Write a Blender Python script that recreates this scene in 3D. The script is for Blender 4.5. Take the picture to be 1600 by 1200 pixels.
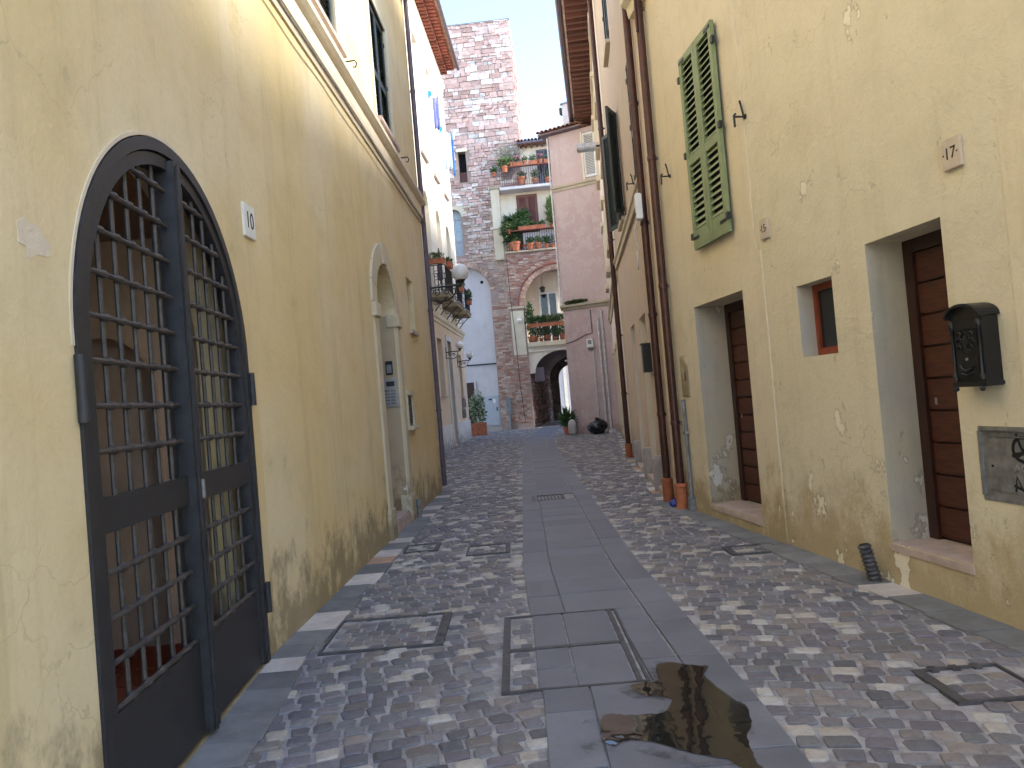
import bpy, bmesh, math, random
from mathutils import Matrix, Vector
R = math.radians
for o in list(bpy.data.objects): bpy.data.objects.remove(o)
scene = bpy.context.scene
COL = scene.collection
# ---------------------------------------------------------------- camera
FPX, ROLL, PITCH, EYE = 1150.0, R(4.8), math.atan(25 / 1150.0), 1.6
cr, sr, cp, sp = math.cos(ROLL), math.sin(ROLL), math.cos(PITCH), math.sin(PITCH)
cam_d = bpy.data.cameras.new('camera'); cam = bpy.data.objects.new('camera', cam_d); COL.objects.link(cam)
cam_d.sensor_width = 36.0; cam_d.lens = 36.0 * FPX / 1600.0; cam_d.clip_start = 0.05; cam_d.clip_end = 3000
_fw = Vector((0, cp, sp)); _u0 = Vector((0, -sp, cp)); _r0 = Vector((1, 0, 0))
_rt = _r0 * cr - _u0 * sr; _up = _r0 * sr + _u0 * cr
cam.matrix_world = Matrix(((_rt.x, _up.x, -_fw.x, 0), (_rt.y, _up.y, -_fw.y, 0), (_rt.z, _up.z, -_fw.z, EYE), (0, 0, 0, 1)))
scene.camera = cam
# ---------------------------------------------------------------- sky, sun, exposure
SUN_EL, SUN_AZ = R(38), Vector((0.985, -0.17, 0)).normalized()
world = bpy.data.worlds.new('World'); scene.world = world; world.use_nodes = True
wn = world.node_tree.nodes; wl = world.node_tree.links
for n in list(wn): wn.remove(n)
sky = wn.new('ShaderNodeTexSky'); sky.sky_type = 'NISHITA'; sky.sun_disc = False
sky.sun_elevation = SUN_EL; sky.sun_rotation = math.atan2(SUN_AZ.x, SUN_AZ.y)
sky.air_density = 1.0; sky.dust_density = 0.4; sky.ozone_density = 1.0
bg = wn.new('ShaderNodeBackground'); bg.inputs['Strength'].default_value = 0.105
wo = wn.new('ShaderNodeOutputWorld'); wl.new(sky.outputs[0], bg.inputs[0]); wl.new(bg.outputs[0], wo.inputs[0])
sun_d = bpy.data.lights.new('sun', 'SUN'); sun = bpy.data.objects.new('sun', sun_d); COL.objects.link(sun)
sun_d.energy = 1.25; sun_d.angle = R(12); sun_d.color = (1.0, 0.96, 0.9)
_sd = Vector((SUN_AZ.x * math.cos(SUN_EL), SUN_AZ.y * math.cos(SUN_EL), math.sin(SUN_EL)))
sun.rotation_euler = _sd.to_track_quat('Z', 'Y').to_euler(); sun.location = _sd * 60
vs = scene.view_settings; vs.view_transform = 'Standard'; vs.look = 'None'; vs.gamma = 1; vs.use_curve_mapping = False
vs.exposure = 2.75
scene.cycles.use_denoising = True; scene.cycles.adaptive_threshold = 0.02; scene.cycles.max_bounces = 6; scene.cycles.diffuse_bounces = 4
# ---------------------------------------------------------------- pixel rays and wall frames
def ray(px, py):
    cx = (px - 800) / FPX; cy = (600 - py) / FPX
    a = cx * cr + cy * sr; b = -cx * sr + cy * cr
    return Vector((a, cp - b * sp, sp + b * cp))
def gnd(px, py, z=0.0):
    d = ray(px, py); t = (z - EYE) / d.z
    return Vector((d.x * t, d.y * t, z))
def proj(x, y, z):
    z -= EYE; c = y * cp + z * sp
    if c < 0.1: return (-9999, -9999)
    b = (-y * sp + z * cp) / c; a = x / c
    return 800 + FPX * (a * cr - b * sr), 600 - FPX * (a * sr + b * cr)
class Frame:                       # wall frame: x along the wall (to the right as one faces it), y into the wall, z up
    def __init__(s, a, b):
        s.a = Vector(a); s.d = Vector(b) - s.a; s.L = s.d.length; s.d.normalize(); s.n = Vector((-s.d.y, s.d.x))
        s.M = Matrix.Translation((s.a.x, s.a.y, 0)) @ Matrix.Rotation(math.atan2(s.d.y, s.d.x), 4, 'Z')
    def sz(s, px, py, y=0.0):
        d = ray(px, py); dn = d.x * s.n.x + d.y * s.n.y
        t = (s.a.dot(s.n) + y) / dn; P = Vector((d.x * t, d.y * t))
        return (P - s.a).dot(s.d), d.z * t + EYE
    def at(s, x, y=0, z=0): return s.M @ Matrix.Translation((x, y, z))
A0 = Frame((-1.376, -2), (-1.782, 5.15)); A1 = Frame((-1.782, 5.15), (-1.48, 13.95)); B = Frame((-3.2, 14.4), (-2.09, 33.9))
D = Frame((2.13, 10.1), (3.65, -1.8)); E = Frame((2.75, 17.65), (2.1, 10.1)); F = Frame((4.15, 29.35), (2.75, 17.65))
G = Frame((2.35, 30.3), (4.25, 29.3)); T = Frame((-5, 40.8), (5, 40.1)); W0 = Frame((0, 0), (1, 0))
rnd = random.Random(7)
# ---------------------------------------------------------------- materials
MATS = {}
def _nt(name):
    m = bpy.data.materials.new(name); m.use_nodes = True; nt = m.node_tree
    return m, nt, nt.nodes['Principled BSDF']
def _noise(nt, scale, detail=4, rough=0.6, vec=None, mp=None):
    tc = nt.nodes.new('ShaderNodeTexCoord'); n = nt.nodes.new('ShaderNodeTexNoise')
    n.inputs['Scale'].default_value = scale; n.inputs['Detail'].default_value = detail; n.inputs['Roughness'].default_value = rough
    if mp:
        k = nt.nodes.new('ShaderNodeMapping'); k.inputs['Scale'].default_value = mp[0]; k.inputs['Location'].default_value = mp[1]
        nt.links.new(tc.outputs['Object'], k.inputs[0]); nt.links.new(k.outputs[0], n.inputs['Vector'])
    else: nt.links.new(tc.outputs['Object'], n.inputs['Vector'])
    return n.outputs['Fac']
def _ramp(nt, fac, a, b):
    n = nt.nodes.new('ShaderNodeMapRange'); n.inputs[1].default_value = a; n.inputs[2].default_value = b
    n.interpolation_type = 'SMOOTHSTEP'; nt.links.new(fac, n.inputs[0]); return n.outputs[0]
def _mul(nt, a, b, op='MULTIPLY'):
    n = nt.nodes.new('ShaderNodeMath'); n.operation = op
    for i, v in enumerate((a, b)):
        if isinstance(v, (int, float)): n.inputs[i].default_value = v
        else: nt.links.new(v, n.inputs[i])
    return n.outputs[0]
def _mix(nt, fac, a, b, mode='MIX'):
    n = nt.nodes.new('ShaderNodeMix'); n.data_type = 'RGBA'; n.blend_type = mode; n.clamp_result = True
    for sock, v in ((n.inputs[0], fac), (n.inputs[6], a), (n.inputs[7], b)):
        if isinstance(v, (int, float)): sock.default_value = v
        elif isinstance(v, tuple): sock.default_value = (*v, 1)
        else: nt.links.new(v, sock)
    return n.outputs[2]
def _bump(nt, bs, items, dist=0.01):
    h = None
    for fac, w in items:
        t = _mul(nt, fac, w); h = t if h is None else _mul(nt, h, t, 'ADD')
    b = nt.nodes.new('ShaderNodeBump'); b.inputs['Strength'].default_value = 1.0; b.inputs['Distance'].default_value = dist
    nt.links.new(h, b.inputs['Height']); nt.links.new(b.outputs[0], bs.inputs['Normal'])
def plaster(name, c1, c2, dirt=(0.2, 0.15, 0.08), dh=0.55, flake=None, flake_t=0.68, seed=0.0, rough=0.95, damp=0.5, patch=None, patch_t=0.62, bump=0.8, crack=0.0):
    m, nt, bs = _nt(name)
    big = _noise(nt, 0.45, 3, 0.55, mp=((1, 1, 1), (seed, seed, 0))); mid = _noise(nt, 2.3, 5, 0.65, mp=((1, 1, 1), (seed, 3, seed)))
    fine = _noise(nt, 26, 3, 0.7); streak = _noise(nt, 2.0, 4, 0.7, mp=((2.2, 2.2, 0.16), (seed, 0, 0)))
    col = _mix(nt, _ramp(nt, big, 0.35, 0.65), c1, c2)
    if patch: col = _mix(nt, _mul(nt, _ramp(nt, mid, patch_t, patch_t + 0.05), 0.6), col, patch)
    col = _mix(nt, _mul(nt, _ramp(nt, mid, 0.42, 0.75), 0.35), col, tuple(v * 0.74 for v in c1))
    col = _mix(nt, _mul(nt, _ramp(nt, streak, 0.5, 0.78), damp), col, tuple(a * 0.45 + b * 0.55 for a, b in zip(c1, dirt)))
    col = _mix(nt, _mul(nt, _ramp(nt, fine, 0.5, 0.8), 0.25), col, tuple(v * 0.7 for v in c1))
    tc = nt.nodes.new('ShaderNodeTexCoord'); sx = nt.nodes.new('ShaderNodeSeparateXYZ'); nt.links.new(tc.outputs['Object'], sx.inputs[0])
    jag = _noise(nt, 3.4, 6, 0.7, mp=((1.3, 1.3, 0.9), (seed, 1, 0)))
    hgt = _mul(nt, sx.outputs['Z'], _mul(nt, _mul(nt, jag, 2.2), -0.62, 'ADD'), 'SUBTRACT')       # rising damp with a ragged top edge
    if dh > 0: col = _mix(nt, _mul(nt, _ramp(nt, hgt, dh - 0.15, -0.45), 0.75), col, dirt)
    if flake:
        fl = _mul(nt, _noise(nt, 3.1, 6, 0.62, mp=((1, 1, 0.7), (seed, 9, 4))), _mul(nt, _ramp(nt, sx.outputs['Z'], 2.2, 0.2), 0.055), 'ADD')   # paint flakes more where hands and splashes reach
        col = _mix(nt, _ramp(nt, fl, flake_t, flake_t + 0.02), col, flake)
        col = _mix(nt, _mul(nt, _mul(nt, _ramp(nt, fl, flake_t - 0.025, flake_t - 0.005), _ramp(nt, fl, flake_t + 0.012, flake_t)), 0.45), col, tuple(v * 0.4 for v in c1))
    if crack:                                                   # hairline cracks, only here and there
        tq = nt.nodes.new('ShaderNodeTexCoord'); wob = nt.nodes.new('ShaderNodeTexNoise'); wob.inputs['Scale'].default_value = 3.5; wob.inputs['Detail'].default_value = 4
        nt.links.new(tq.outputs['Object'], wob.inputs['Vector']); vm = nt.nodes.new('ShaderNodeVectorMath'); vm.operation = 'MULTIPLY_ADD'
        vm.inputs[1].default_value = (0.45, 0.45, 0.45); nt.links.new(wob.outputs['Color'], vm.inputs[0]); nt.links.new(tq.outputs['Object'], vm.inputs[2])
        vo = nt.nodes.new('ShaderNodeTexVoronoi'); vo.feature = 'DISTANCE_TO_EDGE'; vo.inputs['Scale'].default_value = 0.85; nt.links.new(vm.outputs[0], vo.inputs['Vector'])
        line = _ramp(nt, vo.outputs['Distance'], 0.004, 0.0005); mask = _ramp(nt, _noise(nt, 0.9, 2, 0.5, mp=((1, 1, 1), (seed, 7, 7))), 0.5, 0.6)
        col = _mix(nt, _mul(nt, _mul(nt, line, mask), crack), col, tuple(v * 0.35 for v in c1))
    nt.links.new(col, bs.inputs['Base Color']); bs.inputs['Roughness'].default_value = rough; bs.inputs['Specular IOR Level'].default_value = 0.25
    _bump(nt, bs, ((fine, 0.35 * bump), (_noise(nt, 7, 5, 0.75), 1.1 * bump)), 0.012)
    MATS[name] = m; return m
def simple(name, c, rough=0.6, metal=0.0, var=0.2, scale=8.0, bump=0.0, spec=0.5, bscale=None, mp=None, objrand=0.0):
    m, nt, bs = _nt(name); n = _noise(nt, scale, 5, 0.65, mp=(mp, (0, 0, 0)) if mp else None)
    col = _mix(nt, _ramp(nt, n, 0.3, 0.7), tuple(min(1, v * (1 - var)) for v in c), tuple(min(1, v * (1 + var)) for v in c))
    if objrand:
        oi = nt.nodes.new('ShaderNodeObjectInfo')
        v = _mul(nt, _mul(nt, oi.outputs['Random'], objrand * 2), 1 - objrand, 'ADD')
        cc = nt.nodes.new('ShaderNodeCombineColor')
        for i in range(3): nt.links.new(v, cc.inputs[i])
        col = _mix(nt, 1.0, col, cc.outputs[0], 'MULTIPLY')
    nt.links.new(col, bs.inputs['Base Color']); bs.inputs['Metallic'].default_value = metal
    rr = _mul(nt, _mul(nt, n, 0.3), rough - 0.15, 'ADD'); nt.links.new(rr, bs.inputs['Roughness']); bs.inputs['Specular IOR Level'].default_value = spec
    if bump: _bump(nt, bs, ((_noise(nt, bscale or scale * 4, 5, 0.7), bump),), 0.01)
    MATS[name] = m; return m
def tinted(name, rough=0.75, bump=0.5, bscale=40, var=0.25, scale=18, spec=0.4):          # colour of each stone comes from its own 'tint'
    m, nt, bs = _nt(name); a = nt.nodes.new('ShaderNodeAttribute'); a.attribute_name = 'tint'
    n = _noise(nt, scale, 5, 0.7); col = _mix(nt, _mul(nt, _ramp(nt, n, 0.4, 0.75), var * 1.6), a.outputs['Color'], (0.09, 0.08, 0.08))
    col = _mix(nt, _mul(nt, _ramp(nt, _noise(nt, scale * 2.3, 4, 0.7), 0.56, 0.75), var), col, (0.55, 0.52, 0.5))
    nt.links.new(col, bs.inputs['Base Color']); nt.links.new(_mul(nt, _mul(nt, n, 0.35), rough - 0.17, 'ADD'), bs.inputs['Roughness'])
    bs.inputs['Specular IOR Level'].default_value = spec
    _bump(nt, bs, ((_noise(nt, bscale, 6, 0.7), bump), (n, bump)), 0.01); MATS[name] = m; return m
def build_materials():
    plaster('plaster_left', (0.73, 0.57, 0.29), (0.76, 0.64, 0.42), dirt=(0.22, 0.17, 0.1), dh=0.3, flake=(0.74, 0.69, 0.56), flake_t=0.73, seed=2.0, damp=0.45, bump=0.55, crack=0.25, patch=(0.56, 0.46, 0.29), patch_t=0.66)
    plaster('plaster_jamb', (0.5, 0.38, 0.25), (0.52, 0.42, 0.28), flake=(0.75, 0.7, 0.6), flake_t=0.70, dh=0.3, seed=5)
    plaster('plaster_cream', (0.69, 0.585, 0.4), (0.7, 0.61, 0.45), dirt=(0.34, 0.25, 0.12), dh=0.45, flake=(0.74, 0.64, 0.42), flake_t=0.7, seed=11, damp=0.35, bump=0.6, crack=0.3)
    plaster('plaster_olive', (0.67, 0.59, 0.42), (0.7, 0.62, 0.46), dirt=(0.42, 0.31, 0.16), dh=0.55, flake=(0.8, 0.72, 0.56), flake_t=0.66, seed=17, damp=0.45, bump=0.9, crack=0.35)
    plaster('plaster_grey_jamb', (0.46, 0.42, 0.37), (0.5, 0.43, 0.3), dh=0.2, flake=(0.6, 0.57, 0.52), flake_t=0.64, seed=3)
    plaster('plaster_upper_b', (0.8, 0.72, 0.56), (0.82, 0.75, 0.62), dh=-9, seed=23, damp=0.2)
    plaster('plaster_lower_b', (0.72, 0.57, 0.4), (0.74, 0.61, 0.46), dh=-9, seed=29, damp=0.3)
    plaster('plaster_plinth', (0.72, 0.71, 0.7), (0.64, 0.63, 0.63), dh=0.2, dirt=(0.22, 0.2, 0.19), seed=31)
    plaster('plaster_beige', (0.62, 0.48, 0.37), (0.64, 0.5, 0.36), dh=0.5, seed=37, damp=0.3, dirt=(0.3, 0.22, 0.15))
    plaster('plaster_far', (0.74, 0.63, 0.54), (0.74, 0.66, 0.58), dh=0.6, seed=41, dirt=(0.4, 0.3, 0.25))
    plaster('plaster_pink', (0.5, 0.37, 0.36), (0.55, 0.42, 0.4), dh=0.3, seed=43, patch=(0.62, 0.52, 0.5), patch_t=0.5, flake=(0.7, 0.62, 0.6), flake_t=0.69, dirt=(0.34, 0.24, 0.22))
    plaster('plaster_white', (0.6, 0.56, 0.56), (0.54, 0.5, 0.5), dh=0.5, seed=47, dirt=(0.36, 0.32, 0.3))
    plaster('plaster_house', (0.78, 0.7, 0.58), (0.72, 0.62, 0.5), dh=-9, seed=53)
    plaster('trim_stone', (0.64, 0.53, 0.36), (0.62, 0.54, 0.4), dh=0.25, seed=59, damp=0.35)
    plaster('trim_pale', (0.74, 0.66, 0.5), (0.7, 0.6, 0.46), dh=-9, seed=61, damp=0.4)
    plaster('mortar_wall', (0.34, 0.25, 0.21), (0.4, 0.3, 0.26), dh=-9, seed=67, bump=2.5)
    plaster('ledge_moss', (0.5, 0.42, 0.33), (0.34, 0.3, 0.2), dh=-9, seed=71, damp=0.7)
    simple('iron_gate', (0.04, 0.039, 0.042), 0.5, 0.3, 0.25, 14, 0.25, bscale=90)
    simple('iron_bar', (0.078, 0.066, 0.06), 0.5, 0.3, 0.3, 20, 0.3, bscale=70)
    simple('iron_black', (0.03, 0.03, 0.034), 0.5, 0.3, 0.3, 20)
    simple('cast_black', (0.014, 0.014, 0.015), 0.42, 0.2, 0.3, 20, 0.1)
    simple('shutter_green', (0.22, 0.27, 0.13), 0.55, 0, 0.12, 6, 0.08)
    simple('shutter_dark', (0.035, 0.05, 0.05), 0.55, 0, 0.15, 6)
    simple('shutter_brown', (0.16, 0.06, 0.05), 0.6, 0, 0.2, 6)
    simple('shutter_white', (0.7, 0.69, 0.68), 0.6, 0, 0.08, 6)
    simple('door_wood', (0.07, 0.019, 0.009), 0.46, 0, 0.5, 5, 0.25, bscale=30, mp=(1, 1, 14))
    simple('door_frame_wood', (0.036, 0.012, 0.008), 0.5, 0, 0.4, 5, 0.2, mp=(10, 10, 1))
    simple('window_red', (0.24, 0.05, 0.022), 0.5, 0, 0.2, 9)
    simple('wood_rafter', (0.13, 0.05, 0.035), 0.7, 0, 0.35, 6, 0.3, mp=(1, 6, 6), objrand=0.25)
    simple('roof_board', (0.8, 0.62, 0.54), 0.85, 0, 0.3, 6, 0.3)
    simple('terracotta', (0.4, 0.13, 0.06), 0.8, 0, 0.25, 7, 0.2, objrand=0.2)
    simple('terracotta_roof', (0.36, 0.2, 0.13), 0.9, 0, 0.45, 6, 0.4, objrand=0.35)
    simple('arch_brick', (0.44, 0.29, 0.22), 0.9, 0, 0.3, 6, 0.4, objrand=0.3)
    simple('corbel_brick', (0.26, 0.075, 0.045), 0.85, 0, 0.35, 6, 0.4, objrand=0.3)
    simple('pipe_brown', (0.075, 0.03, 0.022), 0.42, 0.35, 0.25, 9, 0.1)
    simple('pipe_violet', (0.12, 0.09, 0.11), 0.5, 0.2, 0.2, 9)
    simple('pipe_pale', (0.55, 0.53, 0.53), 0.6, 0, 0.2, 9)
    simple('pipe_grey', (0.22, 0.22, 0.23), 0.6, 0.1, 0.3, 9)
    simple('plastic_white', (0.75, 0.74, 0.73), 0.45, 0, 0.06, 9)
    simple('plastic_black', (0.012, 0.012, 0.014), 0.28, 0, 0.3, 9, 0.1)
    simple('zinc_plate', (0.24, 0.235, 0.225), 0.55, 0.5, 0.25, 12, 0.3, bscale=60)
    simple('steel_inox', (0.42, 0.42, 0.42), 0.4, 0.8, 0.1, 12)
    simple('cover_metal', (0.1, 0.095, 0.1), 0.55, 0.4, 0.35, 14, 0.5, bscale=80)
    simple('paint_black', (0.006, 0.006, 0.006), 0.5, 0, 0.1, 5)
    simple('plaque_marble', (0.55, 0.45, 0.35), 0.7, 0, 0.1, 12, 0.1)
    simple('plaque_white', (0.76, 0.74, 0.69), 0.6, 0, 0.06, 12)
    simple('slab_grey', (0.16, 0.162, 0.19), 0.5, 0, 0.16, 2.6, 0.35, bscale=55, objrand=0.12)
    simple('border_stone', (0.19, 0.19, 0.19), 0.75, 0, 0.2, 4, 0.4, bscale=45, objrand=0.2)
    simple('border_pale', (0.56, 0.5, 0.46), 0.75, 0, 0.15, 5, 0.4, bscale=45, objrand=0.1)
    simple('border_rust', (0.46, 0.3, 0.2), 0.8, 0, 0.15, 5, 0.4, bscale=45)
    simple('mortar_ground', (0.36, 0.34, 0.345), 0.95, 0, 0.3, 9, 0.9, bscale=60)
    simple('sill_stone', (0.5, 0.39, 0.33), 0.75, 0, 0.15, 6, 0.3, bscale=40)
    simple('tile_red', (0.28, 0.075, 0.04), 0.4, 0, 0.2, 5, objrand=0.15)
    simple('wall_room', (0.58, 0.43, 0.32), 0.9, 0, 0.12, 3, 0.1)
    simple('wall_room_brown', (0.3, 0.18, 0.12), 0.9, 0, 0.12, 3, 0.1)
    simple('wall_room_green', (0.035, 0.05, 0.03), 0.8, 0, 0.15, 3)
    simple('globe_glass', (0.8, 0.79, 0.79), 0.18, 0, 0.02, 5)
    simple('leaf', (0.05, 0.1, 0.025), 0.6, 0, 0.5, 5, objrand=0.25)
    simple('leaf_light', (0.12, 0.17, 0.05), 0.6, 0, 0.5, 5, objrand=0.25)
    simple('leaf_pale', (0.3, 0.34, 0.24), 0.6, 0, 0.4, 5)
    simple('moss', (0.06, 0.09, 0.025), 0.9, 0, 0.5, 9, 0.5)
    simple('twig', (0.2, 0.17, 0.15), 0.9, 0, 0.3, 9)
    simple('flower_pink', (0.6, 0.06, 0.3), 0.6, 0, 0.3, 9)
    simple('cloth_blue', (0.2, 0.22, 0.5), 0.9, 0, 0.2, 9)
    simple('cloth_light', (0.6, 0.68, 0.8), 0.9, 0, 0.15, 6)
    simple('cloth_azure', (0.05, 0.22, 0.6), 0.9, 0, 0.2, 9)
    simple('plastic_teal', (0.02, 0.25, 0.4), 0.5, 0, 0.1, 9)
    simple('bag_blue', (0.03, 0.06, 0.3), 0.5, 0, 0.2, 9)
    simple('cabinet_grey', (0.42, 0.44, 0.48), 0.6, 0.1, 0.08, 5)
    simple('glass_dark', (0.015, 0.016, 0.018), 0.12, 0, 0.2, 3)
    simple('glass_sky', (0.42, 0.52, 0.58), 0.25, 0, 0.1, 3)
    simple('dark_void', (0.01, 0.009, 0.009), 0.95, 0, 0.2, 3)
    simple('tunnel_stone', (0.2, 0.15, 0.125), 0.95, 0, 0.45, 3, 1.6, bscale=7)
    simple('curtain_lace', (0.55, 0.56, 0.7), 0.9, 0, 0.35, 30)
    tinted('cobble', 0.62, 0.6, 55, 0.22, 22, 0.45)
    tinted('masonry', 0.95, 1.6, 9, 0.3, 5, 0.2)
    tinted('brickwork', 0.95, 0.6, 30, 0.2, 9, 0.2)
    m, nt, bs = _nt('water'); bs.inputs['Base Color'].default_value = (0.02, 0.018, 0.014, 1); bs.inputs['Roughness'].default_value = 0.02
    bs.inputs['IOR'].default_value = 1.6; bs.inputs['Alpha'].default_value = 0.85
    _bump(nt, bs, ((_noise(nt, 5, 2), 0.22),), 0.01); MATS['water'] = m
    m, nt, bs = _nt('wet'); bs.inputs['Base Color'].default_value = (0.04, 0.038, 0.038, 1); bs.inputs['Roughness'].default_value = 0.3
    n = _noise(nt, 5, 6, 0.7); nt.links.new(_mul(nt, _ramp(nt, n, 0.45, 0.68), 0.5), bs.inputs['Alpha']); MATS['wet'] = m
build_materials()
# ---------------------------------------------------------------- mesh building
class MB:
    def __init__(s): s.v = []; s.f = []; s.c = []
    def add(s, vs, fs, col=None):
        b = len(s.v); s.v += [tuple(p) for p in vs]; s.f += [tuple(i + b for i in q) for q in fs]
        if col is not None: s.c += [col] * len(vs)
        return s
    def box(s, x0, x1, y0, y1, z0, z1, col=None):
        return s.add([(x0, y0, z0), (x1, y0, z0), (x1, y1, z0), (x0, y1, z0), (x0, y0, z1), (x1, y0, z1), (x1, y1, z1), (x0, y1, z1)],
                     [(0, 3, 2, 1), (4, 5, 6, 7), (0, 1, 5, 4), (1, 2, 6, 5), (2, 3, 7, 6), (3, 0, 4, 7)], col)
    def prism(s, pts, y0, y1, col=None):                       # (x, z) outline, counter-clockwise, between two depths
        n = len(pts); vs = [(p[0], y0, p[1]) for p in pts] + [(p[0], y1, p[1]) for p in pts]
        return s.add(vs, [tuple(range(n)), tuple(range(2 * n - 1, n - 1, -1))] + [(i, n + i, n + (i + 1) % n, (i + 1) % n) for i in range(n)], col)
    def extr(s, pts, x0, x1, col=None):                        # (y, z) profile swept along x
        n = len(pts); vs = [(x0, p[0], p[1]) for p in pts] + [(x1, p[0], p[1]) for p in pts]
        return s.add(vs, [tuple(range(n - 1, -1, -1)), tuple(range(n, 2 * n))] + [(i, (i + 1) % n, n + (i + 1) % n, n + i) for i in range(n)], col)
    def tube(s, path, r, n=8, caps=True, closed=False):
        P = [Vector(p) for p in path]; m = len(P); rs = r if isinstance(r, (list, tuple)) else [r] * m
        prev = None; vs = []
        for i in range(m):
            if closed: t = P[(i + 1) % m] - P[i - 1]
            else: t = P[min(i + 1, m - 1)] - P[max(i - 1, 0)]
            t.normalize()
            if prev is None: u = t.orthogonal().normalized()
            else:
                u = prev - t * prev.dot(t)
                u = u.normalized() if u.length > 1e-6 else t.orthogonal().normalized()
            prev = u; w = t.cross(u)
            for k in range(n):
                a = 2 * math.pi * k / n; vs.append(P[i] + (u * math.cos(a) + w * math.sin(a)) * rs[i])
        fs = []
        for i in range(m if closed else m - 1):
            j = (i + 1) % m
            for k in range(n): fs.append((i * n + k, i * n + (k + 1) % n, j * n + (k + 1) % n, j * n + k))
        if caps and not closed: fs += [tuple(range(n - 1, -1, -1)), tuple(range((m - 1) * n, m * n))]
        return s.add(vs, fs)
    def lathe(s, prof, n=16, c=(0, 0, 0)):
        vs = []; m = len(prof)
        for r, z in prof:
            for k in range(n):
                a = 2 * math.pi * k / n; vs.append((c[0] + r * math.cos(a), c[1] + r * math.sin(a), c[2] + z))
        fs = [(i * n + k, i * n + (k + 1) % n, (i + 1) * n + (k + 1) % n, (i + 1) * n + k) for i in range(m - 1) for k in range(n)]
        fs += [tuple(range(n - 1, -1, -1)), tuple(range((m - 1) * n, m * n))]
        return s.add(vs, fs)
    def sphere(s, c, r, n=16, m=10, sq=1.0):
        return s.lathe([(max(0.001, r * math.sin(math.pi * i / m)), -r * sq * math.cos(math.pi * i / m)) for i in range(m + 1)], n, c)
    def mesh(s, name, mat, bev=0.0, smooth=False, seg=2):
        me = bpy.data.meshes.new(name); me.from_pydata(s.v, [], s.f)
        if s.c:
            at = me.attributes.new('tint', 'FLOAT_COLOR', 'POINT')
            at.data.foreach_set('color', [x for c in s.c for x in (c[0], c[1], c[2], 1.0)])
        if bev:
            bm = bmesh.new(); bm.from_mesh(me)
            es = [e for e in bm.edges if len(e.link_faces) == 2 and e.calc_face_angle(0) > 0.5]
            bmesh.ops.bevel(bm, geom=es, offset=bev, segments=seg, affect='EDGES', clamp_overlap=True)
            bm.to_mesh(me); bm.free()
        if smooth:
            me.polygons.foreach_set('use_smooth', [True] * len(me.polygons))
            if smooth != 'all': me.set_sharp_from_angle(angle=R(40))
        me.materials.append(MATS[mat]); me.update(); return me
    def build(s, name, mat, parent=None, M=None, bev=0.0, smooth=False, seg=2):
        return inst(name, s.mesh(name, mat, bev, smooth, seg), parent, M)
def inst(name, me, parent=None, M=None):
    o = bpy.data.objects.new(name, me); COL.objects.link(o)
    if parent is not None: o.parent = parent
    if M is not None: o.matrix_basis = M
    return o
def tag(o, label, cat, group=None):
    o['label'] = label; o['category'] = cat
    if group: o['group'] = group
    return o
def thing(name, label, cat, M, group=None):
    o = bpy.data.objects.new(name, None); o.empty_display_size = 0.2; COL.objects.link(o); o.matrix_basis = M
    return tag(o, label, cat, group)
def struct(o): o['kind'] = 'structure'; return o
def stuff(o): o['kind'] = 'stuff'; return o
def rect(s0, s1, z0, z1): return [(s0, z0), (s1, z0), (s1, z1), (s0, z1)]
def arch(s0, s1, z0, zs, n=20, k=1.0):
    c = (s0 + s1) / 2; r = (s1 - s0) / 2
    return [(s0, z0), (s1, z0)] + [(c + r * math.cos(math.pi * i / n), zs + k * r * math.sin(math.pi * i / n)) for i in range(n + 1)]
def facade(s0, s1, z0, z1, ops, y=0.0):                        # sheet with real openings, each opening with its reveal
    bm = bmesh.new(); es = []
    def loop(pts):
        vs = [bm.verts.new((p[0], y, p[1])) for p in pts]
        for i in range(len(vs)): es.append(bm.edges.new((vs[i], vs[(i + 1) % len(vs)])))
    loop(rect(s0, s1, z0, z1))
    for pts, dep in ops: loop(pts)
    bmesh.ops.triangle_fill(bm, use_beauty=True, use_dissolve=False, edges=es, normal=(0, -1, 0))
    bm.verts.index_update(); mb = MB(); mb.add([v.co for v in bm.verts], [tuple(v.index for v in f.verts) for f in bm.faces]); bm.free()
    for pts, dep in ops:
        n = len(pts); mb.add([(p[0], y, p[1]) for p in pts] + [(p[0], y + dep, p[1]) for p in pts], [(i, (i + 1) % n, n + (i + 1) % n, n + i) for i in range(n)])
    return mb
def shell(s0, s1, y0, y1, z1, z0=0):                                 # ends, back and flat top that close a building behind its facade
    mb = MB(); v = [(s0, y0, z0), (s0, y1, z0), (s1, y1, z0), (s1, y0, z0), (s0, y0, z1), (s0, y1, z1), (s1, y1, z1), (s1, y0, z1)]
    return mb.add(v, [(0, 1, 5, 4), (1, 2, 6, 5), (2, 3, 7, 6), (4, 5, 6, 7)])
def ring(c, zs, r0, r1, a0, a1, y0, y1, n=6):                  # a piece of an arch ring
    o = [(c + r1 * math.cos(a0 + (a1 - a0) * i / n), zs + r1 * math.sin(a0 + (a1 - a0) * i / n)) for i in range(n + 1)]
    q = [(c + r0 * math.cos(a1 + (a0 - a1) * i / n), zs + r0 * math.sin(a1 + (a0 - a1) * i / n)) for i in range(n + 1)]
    return MB().prism(o + q, y0, y1)
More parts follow.
